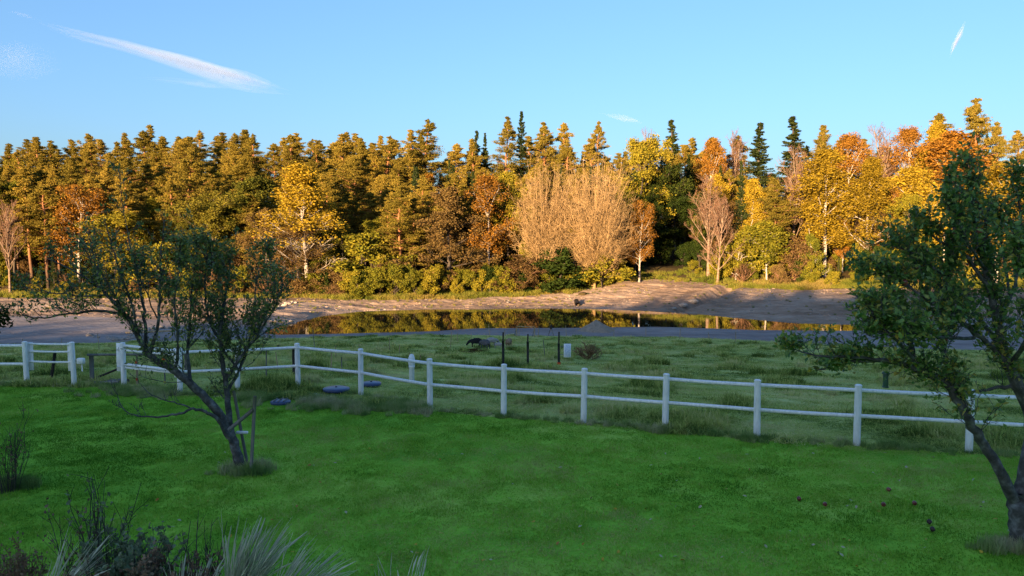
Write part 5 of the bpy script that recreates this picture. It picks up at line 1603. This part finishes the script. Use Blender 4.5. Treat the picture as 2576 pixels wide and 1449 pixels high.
for k, (px, py) in enumerate([(2408, 462), (2462, 455), (2310, 905), (2285, 700), (2390, 850)]):
    q = at(px, py, 10.3)
    i = np.argmin(((low - q) ** 2).sum(1)); q = low[i] + [0, -.03, -.05]
    t = thing('hanging_apple', ['dark red apple hanging in the upper left of the dense crown', 'dark red apple hanging beside the top shoot', 'apple hanging under the low left bough', 'apple hanging inside the left of the crown', 'apple hanging near the fork of the boughs'][k], 'apple', tuple(q))
    link('fruit', am, parent=t)
    link('stalk', MB().add(*bar((0, 0, .03), (.004, 0, .06), .002, 4)).mesh('stalk', True), M['applebark'], t)

# fallen leaves on the lawn
fl = []
for nm, cols in (('yellow', [(.35, .24, .02), (.5, .36, .04)]), ('pale', [(.33, .31, .17), (.46, .43, .27)]), ('orange', [(.32, .12, .02), (.45, .18, .04)])):
    fl.append((leaf_mesh('fallen_leaf', 1, grainy('fallen_leaf_' + nm, cols, 8, .7, .2, 0)), nm))
FL = [(2530 * 0 + 932, 1328, 0), (1032, 1306, 0), (940, 1444, 0), (527, 1272, 0), (1230, 1430, 1), (1405, 1378, 2)]
for k in range(120):
    if k < len(FL):
        px, py, ty = FL[k]
    else:
        u = rr.uniform()
        px = rr.uniform(1500, 2560) if u < .6 else rr.uniform(380, 1500)
        py = rr.uniform(1130, 1445) ** 1.0
        ty = int(rr.choice([0, 1, 1, 2], p=[.35, .2, .25, .2]))
    p = fence_spot(px, py)
    if p[1] > lawn_edge(p[0]) - .3: continue
    me, nm = fl[ty]
    o = link('fallen_leaf', me, loc=(p[0], p[1], gz(p[0], p[1]) + .045))
    s = rr.uniform(.05, .085); o.scale = (s, s, s); o.rotation_euler = (rr.normal(0, .35), rr.normal(0, .35), rr.uniform(0, 6.28))
    tag(o, {'yellow': 'bright yellow fallen leaf lying on the lawn', 'pale': 'pale bleached fallen leaf lying on the lawn', 'orange': 'orange-brown fallen leaf lying on the lawn'}[nm], 'leaf', nm + ' leaves on the lawn')

# ------------------------------------------------------------------ grazing sheep
def skin_mesh(name, verts, edges, radii, sub=2):
    me = bpy.data.meshes.new(name + '_cage'); me.from_pydata([tuple(v) for v in verts], edges, [])
    o = bpy.data.objects.new(name + '_cage', me); COL.objects.link(o)
    sk = o.modifiers.new('skin', 'SKIN')
    for i, r in enumerate(radii):
        me.skin_vertices[0].data[i].radius = (r, r) if not isinstance(r, tuple) else r
    me.skin_vertices[0].data[0].use_root = True
    s = o.modifiers.new('sub', 'SUBSURF'); s.levels = sub; s.render_levels = sub
    dg = bpy.context.evaluated_depsgraph_get()
    out = bpy.data.meshes.new_from_object(o.evaluated_get(dg))
    bpy.data.objects.remove(o); bpy.data.meshes.remove(me)
    out.name = name
    for p in out.polygons: p.use_smooth = True
    return out

def with_skin_layer(verts, edges, radii):
    return verts, edges, radii

def sheep_mesh(head_down=True):
    V = [(-.05, 0, .50), (-.40, 0, .53), (-.52, 0, .46), (.28, 0, .53), (.47, 0, .50)]
    R = [.235, .215, .10, .225, .14]
    E = [(0, 1), (1, 2), (0, 3), (3, 4)]
    def chain(start, pts, rs):
        prev = start
        for p, r in zip(pts, rs):
            V.append(p); R.append(r); E.append((prev, len(V) - 1)); prev = len(V) - 1
    if head_down:
        chain(4, [(.58, 0, .42), (.66, 0, .30), (.77, 0, .15)], [.12, .09, .06])
    else:
        chain(4, [(.60, 0, .68), (.70, 0, .78), (.84, 0, .72)], [.10, .09, .055])
    for sx, par in ((-.40, 1), (.28, 3)):
        for sy in (-.12, .12):
            if sx < 0:
                chain(par, [(sx - .02, sy, .36), (sx + .03, sy * 1.05, .27), (sx - .05, sy * 1.05, .16), (sx - .04, sy * 1.05, .0)], [.085, .055, .035, .032])
            else:
                chain(par, [(sx, sy, .33), (sx + .01, sy * 1.02, .18), (sx, sy * 1.02, .0)], [.07, .038, .032])
    chain(2, [(-.58, 0, .36)], [.04])
    return V, E, R

def make_sheep(px, py, rz, scale, wool, face, label, down=True):
    p = hit(px, py)
    t = thing('sheep', label, 'sheep', tuple(p), rz, 'sheep grazing in the pasture')
    V, E, R = sheep_mesh(down)
    me = skin_mesh('body', V, E, R)
    b = link('body', me, wool, t)
    hx, hz = (.63, .36) if down else (.66, .84)
    for s in (-1, 1):
        link('ear', MB().add(*tubes(np.array([[[hx, s * .06, hz], [hx - .03, s * .13, hz + .02], [hx - .05, s * .18, hz - .02]]]), np.array([[.02, .03, .006]]), 6)).mesh('ear', True), face, t)
    t.scale = (scale,) * 3
    return t
blk = grainy('black_fleece', [(.010, .010, .012), (.018, .017, .02), (.03, .028, .03)], 14, .9, .1, .6, .03)
gry = grainy('grey_fleece', [(.05, .05, .058), (.085, .083, .09), (.13, .125, .13)], 14, .9, .1, .6, .03)
wht = grainy('pale_fleece', [(.22, .20, .19), (.34, .31, .29), (.42, .39, .36)], 14, .9, .1, .6, .03)
brn = grainy('brown_fleece', [(.12, .075, .04), (.24, .16, .10), (.32, .23, .15)], 5, .9, .1, .6, .03)
make_sheep(1197, 873, math.pi + .15, 1.0, blk, blk, 'black sheep grazing with lowered head, facing the gate side')
make_sheep(1220, 877, .7 + math.pi / 2, 1.0, gry, blk, 'dark grey sheep grazing beside the black one')
make_sheep(1237, 870, .5, .95, wht, gry, 'pale grey sheep grazing behind the dark grey one')
make_sheep(1254, 876, .1, .62, wht, blk, 'small pale lamb grazing next to a stake')
make_sheep(1280, 874, math.pi / 2 - .2, 1.0, brn, blk, 'brown sheep standing apart with its rump turned')

# ------------------------------------------------------------------ shrubs and dry plants in the near border
def stems(n, rad, h0, h1, lean, seed, r=.006, K=6, up=.06, wob=.08):
    rng = np.random.default_rng(seed)
    a = rng.uniform(0, 6.28, n); q = rad * np.sqrt(rng.uniform(0, 1, n))
    S = np.stack([q * np.cos(a), q * np.sin(a), np.full(n, -.1)], -1)
    D = np.stack([np.cos(a) * lean * rng.uniform(.2, 1.2, n), np.sin(a) * lean * rng.uniform(.2, 1.2, n), np.ones(n)], -1)
    L = rng.uniform(h0, h1, n)
    P = grow(S, D, L, K, up, wob, rng)
    return P, L, tubes(P, np.linspace(1, .35, K)[None] * (r * rng.uniform(.7, 1.3, (n, 1))), 4), rng

M['dark_stem'] = grainy('dark_dead_stems', [(.03, .026, .023), (.06, .052, .045), (.10, .088, .075)], 5, .9, .1, 0)
M['red_dead'] = foliage('withered_leaves', [(.10, .06, .04), (.20, .13, .08), (.33, .24, .15)], .2, .7, 3, obj=0)
M['sage'] = foliage('grey_green_leaves', [(.10, .14, .07), (.18, .22, .12), (.28, .31, .19)], .25, .7, 3, obj=0)

def shrub(px, py, label, n, rad, h0, h1, lean, seed, leafmat=None, nleaf=0, ls=.05, r=.007, side=4, name='shrub', stem=None):
    p = fence_spot(px, py)
    t = thing(name, label, 'shrub', (p[0], p[1], gz(p[0], p[1])))
    P, L, (V, Q), rng = stems(n, rad, h0, h1, lean, seed, r)
    b = MB().add(V, Q)
    S2, D2, L2, _, _ = spawn(P, L, side, .3, 1.0, 38, .35, rng, .2)
    B2 = grow(S2, D2, L2, 4, .05, .12, rng)
    b.add(*tubes(B2, np.tile(np.linspace(r * .5, r * .25, 4), (len(B2), 1)), 3))
    tag(link('stems', b.mesh('stems', True), stem or M['dark_stem'], t), kind='stuff')
    if nleaf:
        C = np.concatenate([P[:, 2:].reshape(-1, 3), B2[:, 1:].reshape(-1, 3)])
        C = C[rng.integers(0, len(C), nleaf)] + rng.normal(0, .02, (nleaf, 3))
        tag(link('foliage', MB().add(*leaf_quads(C, ls, rng, .3)).mesh('foliage'), leafmat, t), kind='stuff')
    return t

shrub(20, 1245, 'bare upright shrub on a dark grassy mound at the lawn side', 26, .16, .8, 1.5, .28, 600, M['red_dead'], 160, .05)
shrub(262, 1470, 'tall dark bare shrub with forked stems rising over withered plants', 16, .14, .8, 1.45, .30, 601, M['sage'], 150, .06, r=.010)
shrub(210, 1480, 'thin dark dead-headed stems beside the tall bare shrub', 10, .2, .6, 1.1, .2, 602, M['red_dead'], 120, .05)
shrub(330, 1500, 'grey-green leafy clump in front of the tall bare shrub', 40, .3, .4, .8, .45, 603, M['sage'], 1500, .07)
shrub(280, 1560, 'withered reddish-brown perennial clump in the border', 60, .42, .35, .62, .4, 604, M['red_dead'], 1500, .06)
shrub(25, 1530, 'dense dry brown perennial clump with stiff upright stems', 90, .33, .35, .72, .15, 605, M['red_dead'], 1500, .04, stem=M['redtwig'])
shrub(440, 1540, 'withered brown plant beside the bleached ornamental grass', 60, .35, .35, .7, .35, 606, M['red_dead'], 1500, .06)
shrub(500, 1520, 'dark upright dead stems rising through bleached grass', 12, .3, .7, 1.05, .08, 607, r=.009, side=3)

def blond(px, py, label, n, rad, h0, h1, lean, seed, tilt=(0, 0)):
    p = fence_spot(px, py)
    t = thing('ornamental_grass', label, 'grass clump', (p[0], p[1], gz(p[0], p[1])))
    rng = np.random.default_rng(seed)
    a = rng.uniform(0, 6.28, n); q = rad * np.sqrt(rng.uniform(0, 1, n))
    S = np.stack([q * np.cos(a), q * np.sin(a), np.full(n, -.05)], -1)
    D = np.stack([np.cos(a) * lean * rng.uniform(.2, 1.3, n) + tilt[0], np.sin(a) * lean * rng.uniform(.2, 1.3, n) + tilt[1], np.ones(n)], -1)
    P = grow(S, D, rng.uniform(h0, h1, n), 7, -.07, .05, rng)
    tag(link('blades', MB().add(*tubes(P, np.array([[.005, .006, .006, .0055, .005, .0035, .001]]) * np.ones((n, 1)), 3)).mesh('blades', True), M['pale_blade'], t), kind='stuff')
    m = max(4, n // 6)
    heads = P[:m]
    tag(link('seed_heads', MB().add(*tubes(heads[:, 4:], np.array([[.006, .011, .003]]) * np.ones((m, 1)), 4)).mesh('seed_heads', True), M['pale_blade'], t), kind='stuff')
blond(590, 1530, 'large bleached ornamental grass with stiff blades fanning out', 170, .12, .6, 1.12, .26, 620, (.36, 0))
blond(690, 1560, 'lower bleached grass clump sweeping sideways beside the large one', 110, .14, .6, 1.05, .35, 621, (.7, 0))
blond(480, 1560, 'pale grass clump mixed with withered brown plants', 60, .2, .4, .7, .25, 622, (.1, 0))
blond(120, 1530, 'pale grass sweeping beside the dry brown clump', 46, .10, .6, 1.05, .25, 623, (.45, 0))
blond(1010, 1530, 'few tall thin seeding grass stalks standing alone in the lawn', 16, .22, .45, .75, .2, 624)

# young conifer whose boughs reach in from outside at the lawn side
p = at(-150, 1000, 12.5)
g = gz(p[0], 12.5)
o = plant('highspruce', p[0], 12.5, 5.6, 'dark conifer boughs reaching in beside the white fence end', 'tree', 'young_spruce', wid=.62, var=0)

# thin bush in the pasture
q = hit(1480, 905)
o = plant('bushbrown', q[0], q[1], 1.15, 'thin leafless grey bush standing in the open pasture', 'bush', 'bare_bush', wid=.75, var=1, crown_mat=M['twig'])
q = hit(1195, 890)
plant('bushbrown', q[0], q[1], .5, 'low pale withered weed patch in front of the sheep', 'bush', 'weed_patch', wid=.9, var=0)

# ------------------------------------------------------------------ vapour trails high in the sky
def vapour(name, label, path, alpha, seed, cat='contrail', n=34):
    """thin cloud: many slender see-through strands of vapour along a path at one great height; path rows are (px, py, half width px)"""
    ALT = 3200.0
    C, R = [], []
    for px, py, w in path:
        d = ray(px, py)
        s_ = ALT / d[2]
        C.append(d * s_); R.append(w / FPX * s_ * d[1])
    C = np.array(C)
    mid = C[len(C) // 2]
    rows = smooth_path(np.concatenate([C - mid, np.array(R)[:, None]], 1), 40)
    t = thing(name, label, cat, tuple(mid))
    m, nt, out = new_mat(name + '_vapour')
    pv = nt.nodes.new('ShaderNodeVolumePrincipled'); pv.inputs['Color'].default_value = (.97, .97, .98, 1); pv.inputs['Density'].default_value = alpha
    nt.links.new(pv.outputs[0], out.inputs['Volume'])
    rng = np.random.default_rng(seed)
    K = 40
    u = np.linspace(0, 1, K)
    for i in range(n):
        a, b = rng.uniform(0, .45), rng.uniform(.6, 1.0)
        k = np.clip(((u * (b - a) + a) * (K - 1)), 0, K - 1.001); k0 = k.astype(int); fr = (k - k0)[:, None]
        q = rows[k0] * (1 - fr) + rows[np.minimum(k0 + 1, K - 1)] * fr
        off = np.clip(rng.normal(0, .42, 3), -.85, .85)
        ph = rng.uniform(0, 6.28)
        P = q[:, :3] + q[:, 3:] * (off[None] + .12 * np.stack([np.sin(u * 9 + ph), np.cos(u * 7 + ph), np.sin(u * 11 + 2 * ph)], -1))
        rad = q[:, 3] * rng.uniform(.16, .55) * np.sin(np.clip(u, .01, .99) * math.pi) ** .5 + .5
        V, Q = tubes(P[None], rad[None], 10, cap=True)
        link('strand', mesh_quads('strand', V, Q, True), m, t)
    return t
vapour('vapour_trail', 'long bright white vapour trail slanting down across the blue sky', [(70, 44, 4), (130, 66, 12), (200, 86, 16), (290, 108, 17), (380, 134, 18), (470, 160, 22), (550, 184, 25), (620, 204, 26), (680, 220, 20), (740, 234, 8)], .00030, 1, n=22)
vapour('vapour_trail', 'short thin vapour trail fragment standing steeply alone', [(2430, 48, 2), (2415, 85, 5), (2400, 115, 5), (2388, 145, 2)], .0013, 2, n=12)
vapour('vapour_wisp', 'faint broad wisp of cirrus below the bright vapour trail head', [(-160, 130, 30), (-20, 140, 44), (90, 148, 40), (170, 160, 14)], .00003, 3, 'cloud', n=18)
vapour('vapour_wisp', 'faint thin wisp branching off under the bright vapour trail', [(300, 192, 3), (400, 199, 6), (480, 205, 8), (560, 212, 8), (640, 226, 5)], .0004, 4, 'cloud', n=8)
vapour('vapour_wisp', 'faint small wisp just above the skyline trees', [(1500, 282, 2), (1545, 290, 7), (1590, 300, 8), (1625, 312, 2)], .0004, 5, 'cloud', n=8)
vapour('vapour_wisp', 'faint thin continuation wisp above the bright vapour trail head', [(5, 22, 3), (60, 36, 6), (110, 52, 3)], .0004, 6, 'cloud', n=8)
